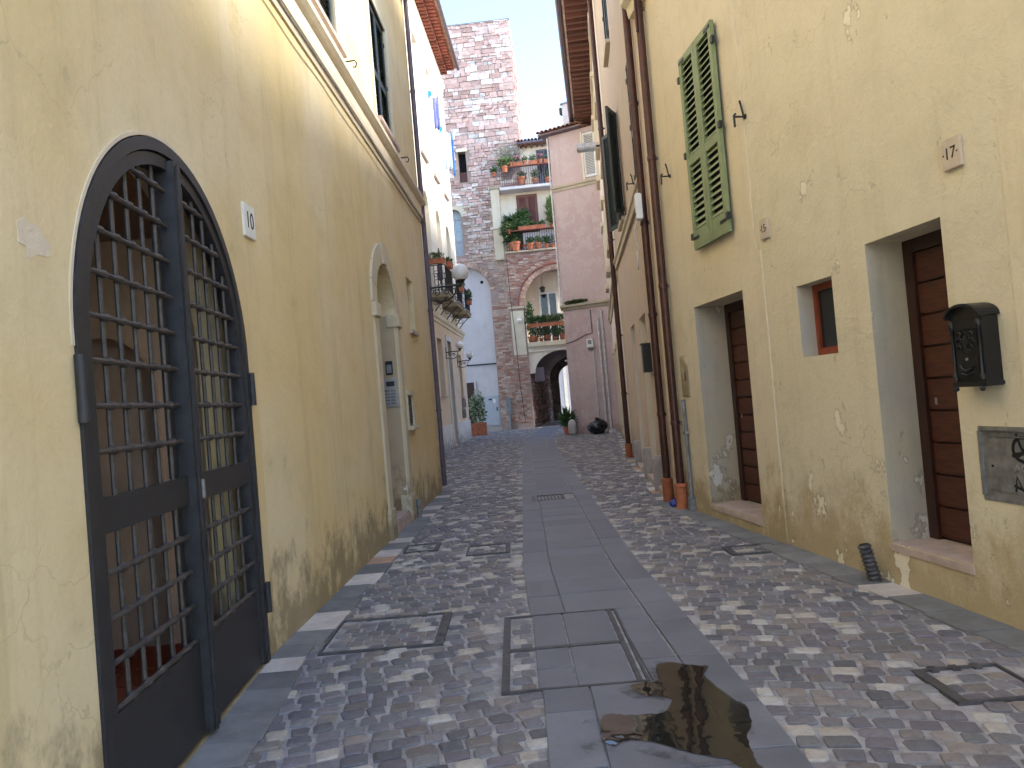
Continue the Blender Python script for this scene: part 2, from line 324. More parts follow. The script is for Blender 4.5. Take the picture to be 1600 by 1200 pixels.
def shutter(parent, s0, s1, z0, z1, y, mat, mid=None, pitch=0.062, leafs=2, M=None, iron=None, solid_base=0.0):
    w = (s1 - s0) / leafs; st = min(0.07, w * 0.16); bandz = [(z0 + 0.08 + solid_base, z1 - 0.08)]
    if mid: bandz = [(z0 + 0.08 + solid_base, mid - 0.05), (mid + 0.05, z1 - 0.08)]
    sl = MB().extr([(-0.017, -0.026), (-0.011, -0.026), (0.017, 0.02), (0.011, 0.02)], 0, w - 2 * st).mesh('slat', mat)
    for k in range(leafs):
        a = s0 + k * w + 0.004; b = s0 + (k + 1) * w - 0.004; f = MB()
        f.box(a, a + st, y, y + 0.045, z0, z1); f.box(b - st, b, y, y + 0.045, z0, z1)
        f.box(a + st, b - st, y + 0.002, y + 0.043, z0, z0 + 0.08 + solid_base); f.box(a + st, b - st, y + 0.002, y + 0.043, z1 - 0.08, z1)
        if mid: f.box(a + st, b - st, y + 0.002, y + 0.043, mid - 0.05, mid + 0.05)
        leaf = f.build('shutter_leaf', mat, parent, M)
        for q0, q1 in bandz:
            n = max(3, int((q1 - q0) / pitch))
            for i in range(n): inst('slat', sl, leaf, Matrix.Translation((a + st - 0.004, y + 0.022, q0 + (i + 0.5) * (q1 - q0) / n)))
        if iron:
            e = a if k == 0 else b; sg = -1 if k == 0 else 1
            for zz in (z0 + 0.16, (z0 + z1) / 2, z1 - 0.22):
                MB().box(min(e, e + sg * 0.05), max(e, e + sg * 0.05), y - 0.012, y + 0.02, zz - 0.035, zz + 0.035).build('hinge', iron, leaf)
            for zz in (z0 + 0.13, z1 - 0.05):
                c0 = a + 0.01 if k == 0 else b - 0.17
                MB().box(c0, c0 + 0.16, y - 0.006, y, zz - 0.018, zz + 0.018).build('strap', iron, leaf, bev=0.004)
def foliage(c, r, n, size, rg, up=0.3, strap=False):
    mb = MB()
    for _ in range(n):
        d = Vector((rg.gauss(0, 1), rg.gauss(0, 1), rg.gauss(0, 1))).normalized() * (rg.random() ** 0.45)
        p = Vector((c[0] + d.x * r[0], c[1] + d.y * r[1], c[2] + d.z * r[2])); l = size * rg.uniform(0.6, 1.3); w = l * (0.16 if strap else 0.42)
        t = (Vector((d.x, d.y, d.z + up)) + Vector((rg.gauss(0, .4), rg.gauss(0, .4), rg.gauss(0, .4)))).normalized()
        u = t.cross(Vector((rg.gauss(0, 1), rg.gauss(0, 1), rg.gauss(0, 1)))).normalized(); nn = t.cross(u) * l * 0.12
        mb.add([p - t * l * .5, p + u * w * .5 + nn, p + t * l * .5, p - u * w * .5 + nn], [(0, 1, 2), (0, 2, 3)])
    return mb
def pot_mesh(r, h):
    return MB().lathe([(r * 0.68, 0), (r * 0.92, h * 0.8), (r * 1.04, h * 0.8), (r * 1.06, h), (r * 0.9, h), (r * 0.86, h * 0.86)], 14).mesh('pot', 'terracotta', smooth=True)
def trough_mesh(w, d, h):
    mb = MB(); a, b = w / 2, d / 2
    mb.add([(-a * .94, -b * .8, 0), (a * .94, -b * .8, 0), (a * .94, b * .8, 0), (-a * .94, b * .8, 0), (-a, -b, h), (a, -b, h), (a, b, h), (-a, b, h), (-a * .92, -b * .86, h), (a * .92, -b * .86, h), (a * .92, b * .86, h), (-a * .92, b * .86, h), (-a * .9, -b * .8, h * .8), (a * .9, -b * .8, h * .8), (a * .9, b * .8, h * .8), (-a * .9, b * .8, h * .8)],
           [(3, 2, 1, 0)] + [(i, (i + 1) % 4, 4 + (i + 1) % 4, 4 + i) for i in range(4)] + [(4 + i, 4 + (i + 1) % 4, 8 + (i + 1) % 4, 8 + i) for i in range(4)] + [(8 + i, 8 + (i + 1) % 4, 12 + (i + 1) % 4, 12 + i) for i in range(4)] + [(12, 13, 14, 15)])
    return mb.mesh('pot', 'terracotta')
def potted(label, M, pot, h, fr, n, size, mat='leaf', name='potted_plant', strap=False, up=0.4, flowers=None, stem=None, group=None, cat='potted plant'):
    t = thing(name, label, cat, M, group); inst('pot', pot, t); rg = random.Random(label)
    foliage((0, 0, h + fr[2] * 0.75), fr, n, size, rg, up, strap).build('foliage', mat, t)
    if stem:
        mb = MB()
        for _ in range(stem): mb.tube([(rg.uniform(-.03, .03), rg.uniform(-.03, .03), h * 0.8), (rg.uniform(-.3, .3) * fr[0], rg.uniform(-.3, .3) * fr[1], h + fr[2] * rg.uniform(0.6, 1.3))], 0.012, 5)
        mb.build('stem', 'twig', t)
    if flowers: foliage((0, 0, h + fr[2] * 1.1), tuple(v * 0.9 for v in fr), flowers[1], size * 0.9, rg, 0.2).build('flower', flowers[0], t)
    return t
def text_mesh(body, size, depth, mat, name='lettering'):
    cu = bpy.data.curves.new(name, 'FONT'); cu.body = body; cu.size = size; cu.extrude = depth; cu.align_x = 'CENTER'; cu.align_y = 'CENTER'; cu.resolution_u = 3
    o = bpy.data.objects.new(name, cu); COL.objects.link(o); bpy.context.view_layer.update()
    me = bpy.data.meshes.new_from_object(o.evaluated_get(bpy.context.evaluated_depsgraph_get())); bpy.data.objects.remove(o); bpy.data.curves.remove(cu)
    me.materials.clear(); me.materials.append(MATS[mat]); return me
UPRIGHT = Matrix.Rotation(math.pi / 2, 4, 'X')                 # text lying in xy -> standing on the wall, read from the street
# ================================================================ the street
def lerp(a, b, t): return a + (b - a) * t
def pw(y, pts):
    if y <= pts[0][0]: return pts[0][1]
    for (y0, v0), (y1, v1) in zip(pts, pts[1:]):
        if y <= y1: return lerp(v0, v1, (y - y0) / (y1 - y0))
    return pts[-1][1]
def xleft(y): return pw(y, [(-2, -1.376), (5.15, -1.782), (13.95, -1.48), (13.96, -3.22), (33.9, -2.09), (33.95, -4.0), (41, -4.0)])
def xright(y): return pw(y, [(-1.8, 3.65), (10.1, 2.13), (10.11, 2.1), (17.65, 2.75), (29.35, 4.15), (29.4, 3.9), (30.3, 2.35), (41, 3.0)])
def xpath(y): return pw(y, [(2, 0.545), (4, 0.56), (7, 0.49), (24, 0.69), (30, 0.98), (34, 1.35), (41, 2.2)])
gm = MB(); g = 300
gm.add([(-g, -g, -0.012), (g, -g, -0.012), (g, g, -0.012), (-g, g, -0.012)], [(0, 1, 2, 3)])
street = struct(gm.build('street', 'mortar_ground'))
street['label'] = 'narrow paved street of grey and cream cobbles running between the houses'
def flat_piece(pts, z0, z1, col=None):
    n = len(pts); mb = MB()
    return mb.add([(p[0], p[1], z0) for p in pts] + [(p[0], p[1], z1) for p in pts], [tuple(range(n - 1, -1, -1)), tuple(range(n, 2 * n))] + [(i, (i + 1) % n, n + (i + 1) % n, n + i) for i in range(n)], col)
rg = random.Random(3)
def slab_column(a, b, lo, hi, breaks, gap=0.004, skip=None):
    y = 1.6; ys = [y]; br = sorted(breaks)
    while y < 41:
        ny = y + rg.uniform(lo, hi) * (1 if y < 18 else 1.25)
        nb = [q for q in br if y + 0.02 < q < ny + 0.18]
        if nb: ny = nb[0]
        y = ny; ys.append(y)
    for y0, y1 in zip(ys, ys[1:]):
        if skip and skip(0.5 * (y0 + y1)): continue
        A = a(0.5 * (y0 + y1)) if callable(a) else a
        sk = rg.uniform(-0.006, 0.006); c0, c1 = xpath(y0), xpath(y1)
        pts = [(c0 + A + gap, y0 + gap), (c0 + b - gap, y0 + gap + sk), (c1 + b - gap, y1 - gap + sk), (c1 + A + gap, y1 - gap)]
        z = 0.004 + rg.uniform(-0.0015, 0.0015)
        flat_piece(pts, -0.03, z).build('paving_slab', 'slab_grey', street, bev=0.003 if y0 < 16 else 0, seg=1)
CV = (-0.2, 0.62, 4.07, 5.47); GT = (0.16, 0.68, 11.5, 12.1)
slab_column(-0.535, -0.275, 0.42, 0.7, [4.07, 5.47], skip=lambda y: CV[2] < y < CV[3])
slab_column(lambda y: 0.075 if CV[2] < y < CV[3] else -0.275, 0.285, 0.3, 0.52, [4.07, 5.47, 11.5, 12.1], skip=lambda y: GT[2] < y < GT[3])
slab_column(0.297, 0.55, 0.45, 0.72, [])
# border stones along the house fronts
def border(y, yend, wallx, side, w, pale):
    prev = None
    while y < yend:
        l = rg.uniform(0.26, 0.5); y1 = min(yend, y + l); ww = w * rg.uniform(0.9, 1.1); x0, x1 = wallx(y), wallx(y1)
        pts = [(x0, y + .004), (x0 + side * ww, y + .004), (x1 + side * ww, y1 - .004), (x1, y1 - .004)]
        if side < 0: pts = pts[::-1]
        q = rg.random(); m = 'border_pale' if q < pale else ('border_rust' if q < pale + 0.03 else 'border_stone')
        if m == prev == 'border_pale': m = 'border_stone'
        prev = m
        flat_piece(pts, -0.03, 0.006 + rg.uniform(-.002, .002)).build('border_stone', m, street, bev=0.003, seg=1); y = y1
border(2.4, 13.9, xleft, 1, 0.27, 0.22); border(2.6, 10.1, xright, -1, 0.27, 0.2); border(10.15, 17.6, xright, -1, 0.2, 0.45)
border(17.7, 29, xright, -1, 0.2, 0.2)
# cobbles
COVERS = {'left': (-1.46, -0.61, 5.0, 5.74), 'tiny': (-0.64, -0.17, 7.82, 8.32), 'edge': (-1.37, -0.98, 8.25, 8.68), 'right': (1.97, 2.42, 3.5, 3.92), 'rsmall': (1.9, 2.38, 6.85, 7.2)}
DARK = [(0.15, 0.143, 0.158), (0.18, 0.165, 0.175), (0.2, 0.178, 0.172), (0.165, 0.148, 0.168), (0.22, 0.19, 0.175), (0.135, 0.13, 0.145), (0.18, 0.177, 0.182)]
PALE = [(0.5, 0.45, 0.4), (0.53, 0.5, 0.47), (0.46, 0.41, 0.35), (0.5, 0.37, 0.23)]
def cobble(cx, cy, w, d, ang, z, rg, col, lod):
    a = w / 2; b = d / 2; k = min(a, b) * rg.uniform(0.14, 0.34); ca, sa = math.cos(ang), math.sin(ang); j = lambda: rg.uniform(-0.007, 0.007)
    if lod:
        base = [(-a, -b), (a, -b), (a, b), (-a, b)]; base = [(x + j(), y + j()) for x, y in base]; rings = ((1.0, -0.03), (0.97, z))
    else:
        base = [(-a + k, -b), (a - k, -b), (a, -b + k), (a, b - k), (a - k, b), (-a + k, b), (-a, b - k), (-a, -b + k)]
        base = [(x + j(), y + j()) for x, y in base]; rings = ((1.0, -0.03), (0.985, z - 0.005), (0.9, z), (0.5, z + 0.0015))
    n = len(base); vs = []
    tx, ty = rg.uniform(-.03, .03), rg.uniform(-.03, .03)
    for f, zz in rings:
        for x, y in base: vs.append((cx + (x * ca - y * sa) * f, cy + (x * sa + y * ca) * f, zz + (x * tx + y * ty) * f))
    fs = [(r * n + i, r * n + (i + 1) % n, (r + 1) * n + (i + 1) % n, (r + 1) * n + i) for r in range(len(rings) - 1) for i in range(n)]
    fs.append(tuple(range((len(rings) - 1) * n, len(rings) * n)))
    return vs, fs, col
def scl(c, k): return tuple(v * k for v in c)
def pick(rg, p): return rg.choice(PALE[:3] if rg.random() > 0.06 else PALE) if rg.random() < p else scl(rg.choice(DARK), rg.uniform(0.88, 1.45))
cobs = []; rg = random.Random(11)
for side in (-1, 1):
    sl = 0.22 * -side
    for i in range(-12, 370):
        y0 = 1.2 + i * 0.112 + rg.uniform(-.006, .006)
        if y0 > 42: break
        x = (-3.4 if side < 0 else 0.4) + rg.uniform(0, 0.14)
        while x < (1.6 if side < 0 else 4.4):
            w = rg.uniform(0.105, 0.165); xc = x + w / 2; x += w
            yc = y0 + sl * (xc - (-0.8 if side < 0 else 1.8)) + 0.03 * math.sin(xc * 3 + y0 * 1.3)
            if yc < 2.0 or yc > 40.6: continue
            if side < 0 and not (xleft(yc) + (0.2 if yc < 13.9 else 0.03) < xc < xpath(yc) - 0.545): continue
            if side > 0 and not (xpath(yc) + 0.56 < xc < xright(yc) - 0.12): continue
            if yc < 9 and any(c[0] - .035 < xc < c[1] + .035 and c[2] - .03 < yc < c[3] + .03 for c in COVERS.values()): continue
            if CV[0] - .05 < xc < CV[1] and CV[2] - .03 < yc < CV[3] + .03: continue
            edge = xpath(yc) - xc - 0.5 if side < 0 else xc - xpath(yc) - 0.52
            p = 0.32 if edge < 0.13 else (0.12 + 0.04 * math.sin(xc * 3.1 + yc * 1.9) if yc < 7 else 0.17)
            col = pick(rg, p); lod = yc > 15
            q = cobble(xc, yc, w - rg.uniform(.012, .026), 0.112 - rg.uniform(.012, .022), math.atan(sl) + rg.uniform(-.06, .06), rg.uniform(-0.007, 0.0005), rg, col, lod)
            px, py = proj(xc, yc, 0)
            area = (w * 0.112) / (yc * yc * yc) if (0 < px < 1600 and 0 < py < 1200) else 0
            cobs.append((area, q))
cobs.sort(key=lambda t: -t[0])
for a, q in cobs[:300]:
    MB().add(*q).build('cobblestone', 'cobble', street, smooth=True)
mb = MB()
for a, q in cobs[300:]: mb.add(*q)
o = mb.build('cobblestones', 'cobble', street, smooth=True); stuff(o)
# inspection covers let into the paving
def cover(label, c, strip=None, slabs=None, group=None):
    x0, x1, y0, y1 = c; t = thing('inspection_cover', label, 'manhole cover', Matrix.Translation((x0, y0, 0)), group); w, d = x1 - x0, y1 - y0; f = 0.016
    fr = MB(); fr.box(0, w, 0, f, -.03, .007); fr.box(0, w, d - f, d, -.03, .007); fr.box(0, f, f, d - f, -.03, .007); fr.box(w - f, w, f, d - f, -.03, .007)
    fr.build('frame', 'cover_metal', t)
    q = MB()
    for i in range(3):
        if not slabs: MB().box(w / 4 * (i + 1) - .02, w / 4 * (i + 1) + .02, d - .035, d + .018, -.02, .0085).build('lifting_lug', 'cover_metal', t)
    MB().box(f, w - f, f, d - f, -.03, -.007).build('tray', 'mortar_ground', t)
    if strip:
        MB().box(w - f - strip, w - f, f, d - f, -.02, .0055).build('hinge_strip', 'cover_metal', t)
        for i in range(5): MB().box(w - f - strip + .012, w - f - .012, f + (i + .25) * (d - 2 * f) / 5, f + (i + .62) * (d - 2 * f) / 5, .005, .0085).build('rib', 'cover_metal', t)
    return t, w, d, f
def fill_cobbles(t, x0, x1, y0, y1, rg, p=0.12):
    y = y0 + 0.05; r = 0
    while y < y1 - 0.03:
        x = x0 + (0.0 if r % 2 else 0.05)
        while x < x1 - 0.05:
            w = min(rg.uniform(.1, .14), x1 - x)
            if w > .05: MB().add(*cobble(x + w / 2, y, w - .014, .092, .05, -.001 + rg.uniform(-.002, .002), rg, pick(rg, p), False)).build('stone', 'cobble', t, smooth=True)
            x += w
        y += .106; r += 1
rg = random.Random(5)
t, w, d, f = cover('large cobble-filled inspection cover beside the arched iron gate', COVERS['left'], strip=0.05); fill_cobbles(t, f + .01, w - f - .06, f, d - f, rg, .15)
t, w, d, f = cover('small cobble-filled cover touching the slab path, left of it', COVERS['tiny'], strip=0.035); fill_cobbles(t, f, w - f - .04, f, d - f, rg, .35)
t, w, d, f = cover('small cobble-filled cover close to the arched doorway step', COVERS['edge'], strip=0.035); fill_cobbles(t, f, w - f - .04, f, d - f, rg, .3)
t, w, d, f = cover('square cobble-filled cover at the right, below the graffitied plate', COVERS['right']); fill_cobbles(t, f, w - f, f, d - f, rg, .12)
MB().box(f, f + .04, f, d - f, -.02, .006).build('hinge_strip', 'cover_metal', t)
t, w, d, f = cover('small cobble-filled cover in front of door fifteen', COVERS['rsmall']); fill_cobbles(t, f, w - f, f, d - f, rg, .2)
MB().box(f, f + .045, f, d - f, -.02, .006).build('hinge_strip', 'cover_metal', t)
t, w, d, f = cover('double inspection cover filled with slabs in the middle of the slab path', CV, slabs=True)
MB().box(f, f + .03, f, d - f, -.02, .0065).build('hinge_strip', 'cover_metal', t); MB().box(w - f - .05, w - f - .02, f, d - f, -.02, .005).build('hinge_strip', 'cover_metal', t)
MB().box(f + .03, w - f - .05, d * .47, d * .47 + .035, -.02, .0066).build('cross_bar', 'cover_metal', t)
fill_cobbles(t, f + .04, .2, f, d * .47, rg, .1); fill_cobbles(t, f + .04, .2, d * .47 + .04, d - f, rg, .1)
for a0, a1, b0, b1 in ((.205, .42, .02, .30), (.205, .42, .305, .65), (.425, w - .075, .02, .65), (.205, .42, .7, d - .02), (.425, w - .075, .7, d - .02)):
    MB().box(a0 + .003, a1 - .003, b0 + .003, b1 - .003, -.03, .0045).build('paving_slab', 'slab_grey', t, bev=.003, seg=1)
t = thing('drain_grate', 'slotted iron drain grate in the middle of the slab path', 'drain', Matrix.Translation((GT[0], GT[2], 0)))
w, d = GT[1] - GT[0], GT[3] - GT[2]
MB().box(0, w, 0, .02, -.03, .006).box(0, w, d - .02, d, -.03, .006).box(0, .02, .02, d - .02, -.03, .006).box(w - .02, w, .02, d - .02, -.03, .006).build('frame', 'cover_metal', t)
MB().box(.02, w - .02, .02, d - .02, -.03, -.02).build('well', 'dark_void', t); bar = MB().box(-.012, .012, .02, d - .02, -.02, .005).mesh('bar', 'cover_metal')
for i in range(9): inst('bar', bar, t, Matrix.Translation(((i + .75) * w / 9.5, 0, 0)))
# puddle
PUD = [(1040, 330), (1100, 310), (1230, 325), (1300, 330), (1280, 370), (1330, 420), (1420, 490), (1490, 530), (1520, 620), (1500, 690), (1540, 800), (1575, 850), (1480, 845), (1400, 800), (1250, 770), (1100, 730), (960, 700), (880, 705), (830, 730), (770, 690), (765, 600), (800, 570), (900, 575), (1000, 570), (1080, 560), (1120, 500), (1060, 480), (990, 480), (930, 450), (920, 425), (980, 410), (1050, 400)]
pp = [gnd(700 + x / 3.2, 940 + y / 3.2) for x, y in PUD]; fine = []; rg = random.Random(2)
for i, p in enumerate(pp):
    q = pp[(i + 1) % len(pp)]; p0 = pp[i - 1]; q1 = pp[(i + 2) % len(pp)]
    for k in range(6):
        u = k / 6; c = 0.5 * ((2 * p) + (q - p0) * u + (2 * p0 - 5 * p + 4 * q - q1) * u * u + (3 * p - p0 - 3 * q + q1) * u ** 3)
        fine.append((c.x + rg.uniform(-.004, .004), c.y + rg.uniform(-.006, .006)))
cx = sum(p[0] for p in fine) / len(fine); cy = sum(p[1] for p in fine) / len(fine); nf = len(fine)
o = MB().add([(x, y, 0.0088) for x, y in fine], [tuple(range(nf))]).build('puddle', 'water'); struct(o); o['label'] = 'shallow puddle of water on the slab path in front'
wet = [(cx + (x - cx) * 1.14 - 0.05, cy + (y - cy) * 1.12 - 0.04) for x, y in fine]
o = MB().add([(x, y, 0.0075) for x, y in wet], [tuple(range(nf))]).build('wet_patch', 'wet', street)
# ================================================================ left yellow house with the iron gate
GC, GR, GS = 5.885, 1.085, 2.0             # gate centre, radius, springing height
tA = thing('yellow_house', 'yellow plastered house along the left with arched iron gate and dark shutters', 'building', A1.M)
MA0 = A1.M.inverted() @ A0.M
facade(-1.0, A0.L, -0.1, 9.7, [(arch(GC - GR, GC + GR, 0.0, GS, 28), 0.32)]).build('wall', 'plaster_left', tA, MA0)
w1 = rect(2.0, 3.15, 5.75, 7.6); w2 = rect(5.2, 6.4, 5.75, 7.6); dr = arch(4.15, 5.37, 0.16, 2.95, 20); sw = rect(6.62, 7.2, 2.86, 3.72)
sj = A1.sz(634, 434)
facade(0.0, A1.L, -0.1, 9.7, [(w1, .2), (w2, .2), (dr, .62), (sw, .22), (rect(5.78, 6.2, 1.38, 1.8), .1)]).build('wall', 'plaster_left', tA)
shell(0.02, A1.L, 0.0, 7, 9.7).build('body', 'plaster_left', tA)
sh2 = MB(); sh2.add([(-1, 0, 0), (-1, 7, 0), (-1, 7, 9.7), (-1, 0, 9.7), (A0.L, 7, 9.7), (A0.L, 0, 9.7)], [(0, 1, 2, 3), (3, 2, 4, 5)]); sh2.build('body', 'plaster_left', tA, MA0)
MB().extr([(-0.5, 9.66), (0.2, 9.66), (0.2, 9.9), (-0.5, 9.78)], -.2, A1.L + .2).build('eave', 'roof_board', tA)  # roofline above the view, lowered to let light into the street
MB().extr([(-0.5, 9.66), (0.2, 9.66), (0.2, 9.9), (-0.5, 9.78)], -1.2, A0.L - .2).build('eave', 'roof_board', tA, MA0)
prof = [(0.02, 5.1), (-0.02, 5.1), (-0.03, 5.15), (-0.065, 5.17), (-0.07, 5.23), (-0.05, 5.25), (-0.05, 5.4), (-0.09, 5.42), (-0.13, 5.46), (-0.13, 5.52), (0.02, 5.56)]
MB().extr(prof, 0.0, A1.L + .05).build('string_course', 'trim_pale', tA); MB().extr(prof, -1, A0.L).build('string_course', 'trim_pale', tA, MA0)
for q in (w1, w2):
    s0, s1 = q[0][0], q[1][0]
    MB().box(s0 - .08, s1 + .08, -.1, .18, 5.67, 5.75).build('window_sill', 'sill_stone', tA, bev=.008)
    shutter(tA, s0, s1, 5.76, 7.58, 0.02, 'shutter_dark', mid=6.55, iron='iron_black')
    MB().box(s0 - .12, s0, -.025, .03, 5.77, 7.7).box(s1, s1 + .12, -.025, .03, 5.77, 7.7).box(s0, s1, -.025, .03, 7.6, 7.7).build('window_surround', 'trim_pale', tA)
# arched doorway
for a, b in ((3.93, 4.15), (5.37, 5.59)):
    MB().box(a, b, -.03, .1, .0, 2.78).build('jamb_stone', 'trim_stone', tA, bev=.006); MB().box(a - .035, b + .035, -.065, .12, 2.78, 2.96).build('impost_block', 'trim_stone', tA, bev=.008)
    MB().box(a - .03, b + .03, -.05, .11, 0, .38).build('jamb_base', 'trim_stone', tA, bev=.008)
for i in range(9):
    a0 = math.pi * i / 9; a1 = math.pi * (i + 1) / 9; k = i == 4
    ring(4.76, 2.96, .61, .88 if not k else .9, a0 + .004, a1 - .004, -.03 if not k else -.05, .1, 3).build('arch_stone', 'trim_stone', tA, bev=.004)
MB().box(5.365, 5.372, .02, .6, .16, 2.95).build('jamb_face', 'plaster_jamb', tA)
MB().box(4.15, 5.37, -.012, .6, -.05, .165).build('doorstep', 'sill_stone', tA, bev=.012)
dd = MB().prism(arch(4.12, 5.4, .16, 2.95, 16), .6, .66).build('door', 'door_wood', tA)
for i in range(6):
    for j in range(2): MB().box(4.24 + j * .56, 4.7 + j * .56, .585, .6, .3 + i * .45, .68 + i * .45).build('panel', 'door_wood', dd, bev=.006)
# small blind window and the shrine-like letter niche
MB().box(6.56, 7.26, -.05, .2, 2.8, 2.86).build('window_sill', 'sill_stone', tA, bev=.006)
MB().box(6.6, 7.22, .2, .23, 2.84, 3.74).build('window_panel', 'plaster_left', tA)
MB().box(5.72, 6.26, -.06, .02, 1.8, 1.87).build('niche_cornice', 'trim_stone', tA, bev=.012); MB().box(5.68, 6.3, -.1, .02, 1.28, 1.34).build('niche_sill', 'trim_stone', tA, bev=.015)
MB().box(5.72, 5.78, -.03, .02, 1.34, 1.8).build('niche_side', 'trim_stone', tA); MB().box(6.2, 6.26, -.03, .02, 1.34, 1.8).build('niche_side', 'trim_stone', tA)
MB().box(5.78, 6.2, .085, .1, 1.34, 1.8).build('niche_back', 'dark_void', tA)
ng = MB()
for i in range(4): ng.tube([(5.85 + i * .095, .0, 1.34), (5.85 + i * .095, .0, 1.8)], .012, 6)
for z in (1.47, 1.64): ng.tube([(5.78, -.004, z), (6.2, -.004, z)], .01, 6)
ng.build('niche_grille', 'iron_black', tA)
# hallway behind the gate
rm = struct(MB().box(4.2, 8.4, .33, 4.2, -.06, .02).build('hall_floor', 'tile_red', None, A0.M))
til = MB().box(-.145, .145, -.145, .145, -.01, .006).mesh('floor_tile', 'tile_red', bev=.002, seg=1)
for i in range(13):
    for j in range(8): inst('floor_tile', til, rm, Matrix.Translation((4.4 + i * .3, .5 + j * .3, .024)))
struct(facade(.33, 1.5, 0, 3.6, [(arch(.62, 1.3, .02, 1.9, 12), .09)]).build('hall_side_wall', 'wall_room', None, A0.at(7.03, 0, 0) @ Matrix.Rotation(math.pi / 2, 4, 'Z')))
struct(MB().box(7.12, 7.16, .33, 1.5, 0, 3.4).build('hall_niche_back', 'wall_room', None, A0.M))
struct(MB().box(8.3, 8.36, 1.4, 4.2, 0, 3.4).build('hall_green_wall', 'wall_room_green', None, A0.M))
struct(MB().box(4.2, 8.0, 4.2, 4.26, 0, 3.4).build('hall_back_wall', 'wall_room_brown', None, A0.M))
struct(MB().box(4.14, 4.2, .33, 4.2, 0, 3.4).build('hall_near_wall', 'wall_room', None, A0.M))
vt = MB(); pr = [(5.885 + 1.6 * math.cos(math.pi * i / 12), 2.1 + 1.15 * math.sin(math.pi * i / 12)) for i in range(13)]
vt.add([(p[0], .34, p[1]) for p in pr] + [(p[0], 4.2, p[1]) for p in pr], [(i, i + 1, 14 + i, 13 + i) for i in range(12)]); struct(vt.build('hall_vault', 'wall_room_brown', None, A0.M))
struct(MB().box(7.03, 7.05, .4, 1.5, .0, .16).build('hall_skirting', 'tile_red', None, A0.at(-.03, 0, 0)))
# ---------------------------------------------------------------- iron gate
ring(GC, GS, 1.086, 1.104, .9, math.pi + .05, -.005, .02, 36).build('arch_edge', 'trim_pale', tA, MA0)
pc = [A0.sz(px, py) for px, py in ((26, 345), (38, 338), (45, 350), (60, 352), (66, 368), (80, 385), (76, 402), (58, 398), (46, 404), (40, 385), (28, 378))]
MB().prism(pc[::-1] if sum((pc[i][0] - pc[i - 1][0]) * (pc[i][1] + pc[i - 1][1]) for i in range(len(pc))) > 0 else pc, -.002, .01).build('plaster_patch', 'trim_pale', tA, MA0)
tG = thing('iron_gate', 'dark grey double-leaf iron grille gate filling the arched entrance', 'gate', A0.at(GC, 0.0, 0))
fr = ring(0, GS, 1.02, 1.08, 0, math.pi, -.012, .1, 32); fr.box(-1.08, -1.02, -.012, .1, 0, GS); fr.box(1.02, 1.08, -.012, .1, 0, GS); fr.build('arch_frame', 'iron_gate', tG)
RI = 1.012
def leaf(sg):
    lf = MB(); x = lambda v: sg * v
    def bx(a, b, y0, y1, z0, z1, m=lf): m.box(min(x(a), x(b)), max(x(a), x(b)), y0, y1, z0, z1)
    bx(.006, .05, -.03, .07, .03, GS + 1.0)                                   # meeting stile
    bx(.95, RI, 0, .09, .03, GS)
    a0, a1 = (0.0, math.pi / 2 - .05) if sg > 0 else (math.pi / 2 + .05, math.pi)
    n = 18; o_ = [(RI * math.cos(a0 + (a1 - a0) * i / n), GS + RI * math.sin(a0 + (a1 - a0) * i / n)) for i in range(n + 1)]
    i_ = [(.95 * math.cos(a1 + (a0 - a1) * i / n), GS + .95 * math.sin(a1 + (a0 - a1) * i / n)) for i in range(n + 1)]
    lf.prism(o_ + i_, 0.002, .088)
    L = lf.build('gate_leaf', 'iron_gate', tG)
    m = MB(); bx(.05, .95, .012, .03, .03, .49, m); m.build('kick_panel', 'iron_gate', L)
    m = MB(); bx(.05, .95, .008, .034, 1.2, 1.345, m); m.build('lock_rail', 'iron_gate', L, bev=.003)
    m = MB(); bx(.05, .12, .055, .075, .49, 1.2, m); bx(.05, .12, .055, .075, 1.345, GS + .88, m); m.build('inner_flange', 'iron_gate', L)
    m = MB(); bx(.005, .02, -.04, -.03, .03, GS + .98, m)
    if sg < 0: m.build('cover_strip', 'iron_gate', L)
    xs = [.05 + .15 * (k + 1) - .01 for k in range(5)]
    for v in xs:
        zt = GS + math.sqrt(max(0, .95 ** 2 - v * v)) + .01
        m = MB(); m.tube([(x(v), .03, .47), (x(v), .03, 1.21)], .0115, 8); m.build('vertical_bar', 'iron_bar', L, smooth=True)
        m = MB(); m.tube([(x(v), .03, 1.33), (x(v), .03, zt)], .0115, 8); m.build('vertical_bar', 'iron_bar', L, smooth=True)
    for z in [.505, .685, .86, 1.04] + [1.345 + .186 * k for k in range(1, 9)]:
        ve = .95 if z < GS else math.sqrt(max(0, .95 ** 2 - (z - GS) ** 2)); path = []; rs = []
        pts = [(.075, .0115), (.08, .0125)]
        for v in xs:
            if v < ve - .03: pts += [(v - .03, .0125), (v - .013, .0195), (v + .013, .0195), (v + .03, .0125)]
        pts += [(ve - .004, .0125), (ve + .006, .0115)]
        if len(pts) < 5: continue
        m = MB(); m.tube([(x(v), .018, z) for v, r in pts], [r for v, r in pts], 8); m.build('horizontal_bar', 'iron_bar', L, smooth=True)
    for z, h in ((1.82, .22), (.42, .2)) if sg > 0 else ((1.78, .26), (.2, .2)):
        m = MB(); m.tube([(x(1.09), -.022, z - h / 2), (x(1.09), -.022, z + h / 2)], .021, 10); m.build('hinge', 'iron_gate', L, smooth=True)
leaf(-1); leaf(1)
MB().box(.012, .04, -.045, -.03, 1.22, 1.32).build('lock_plate', 'steel_inox', tG, bev=.003)
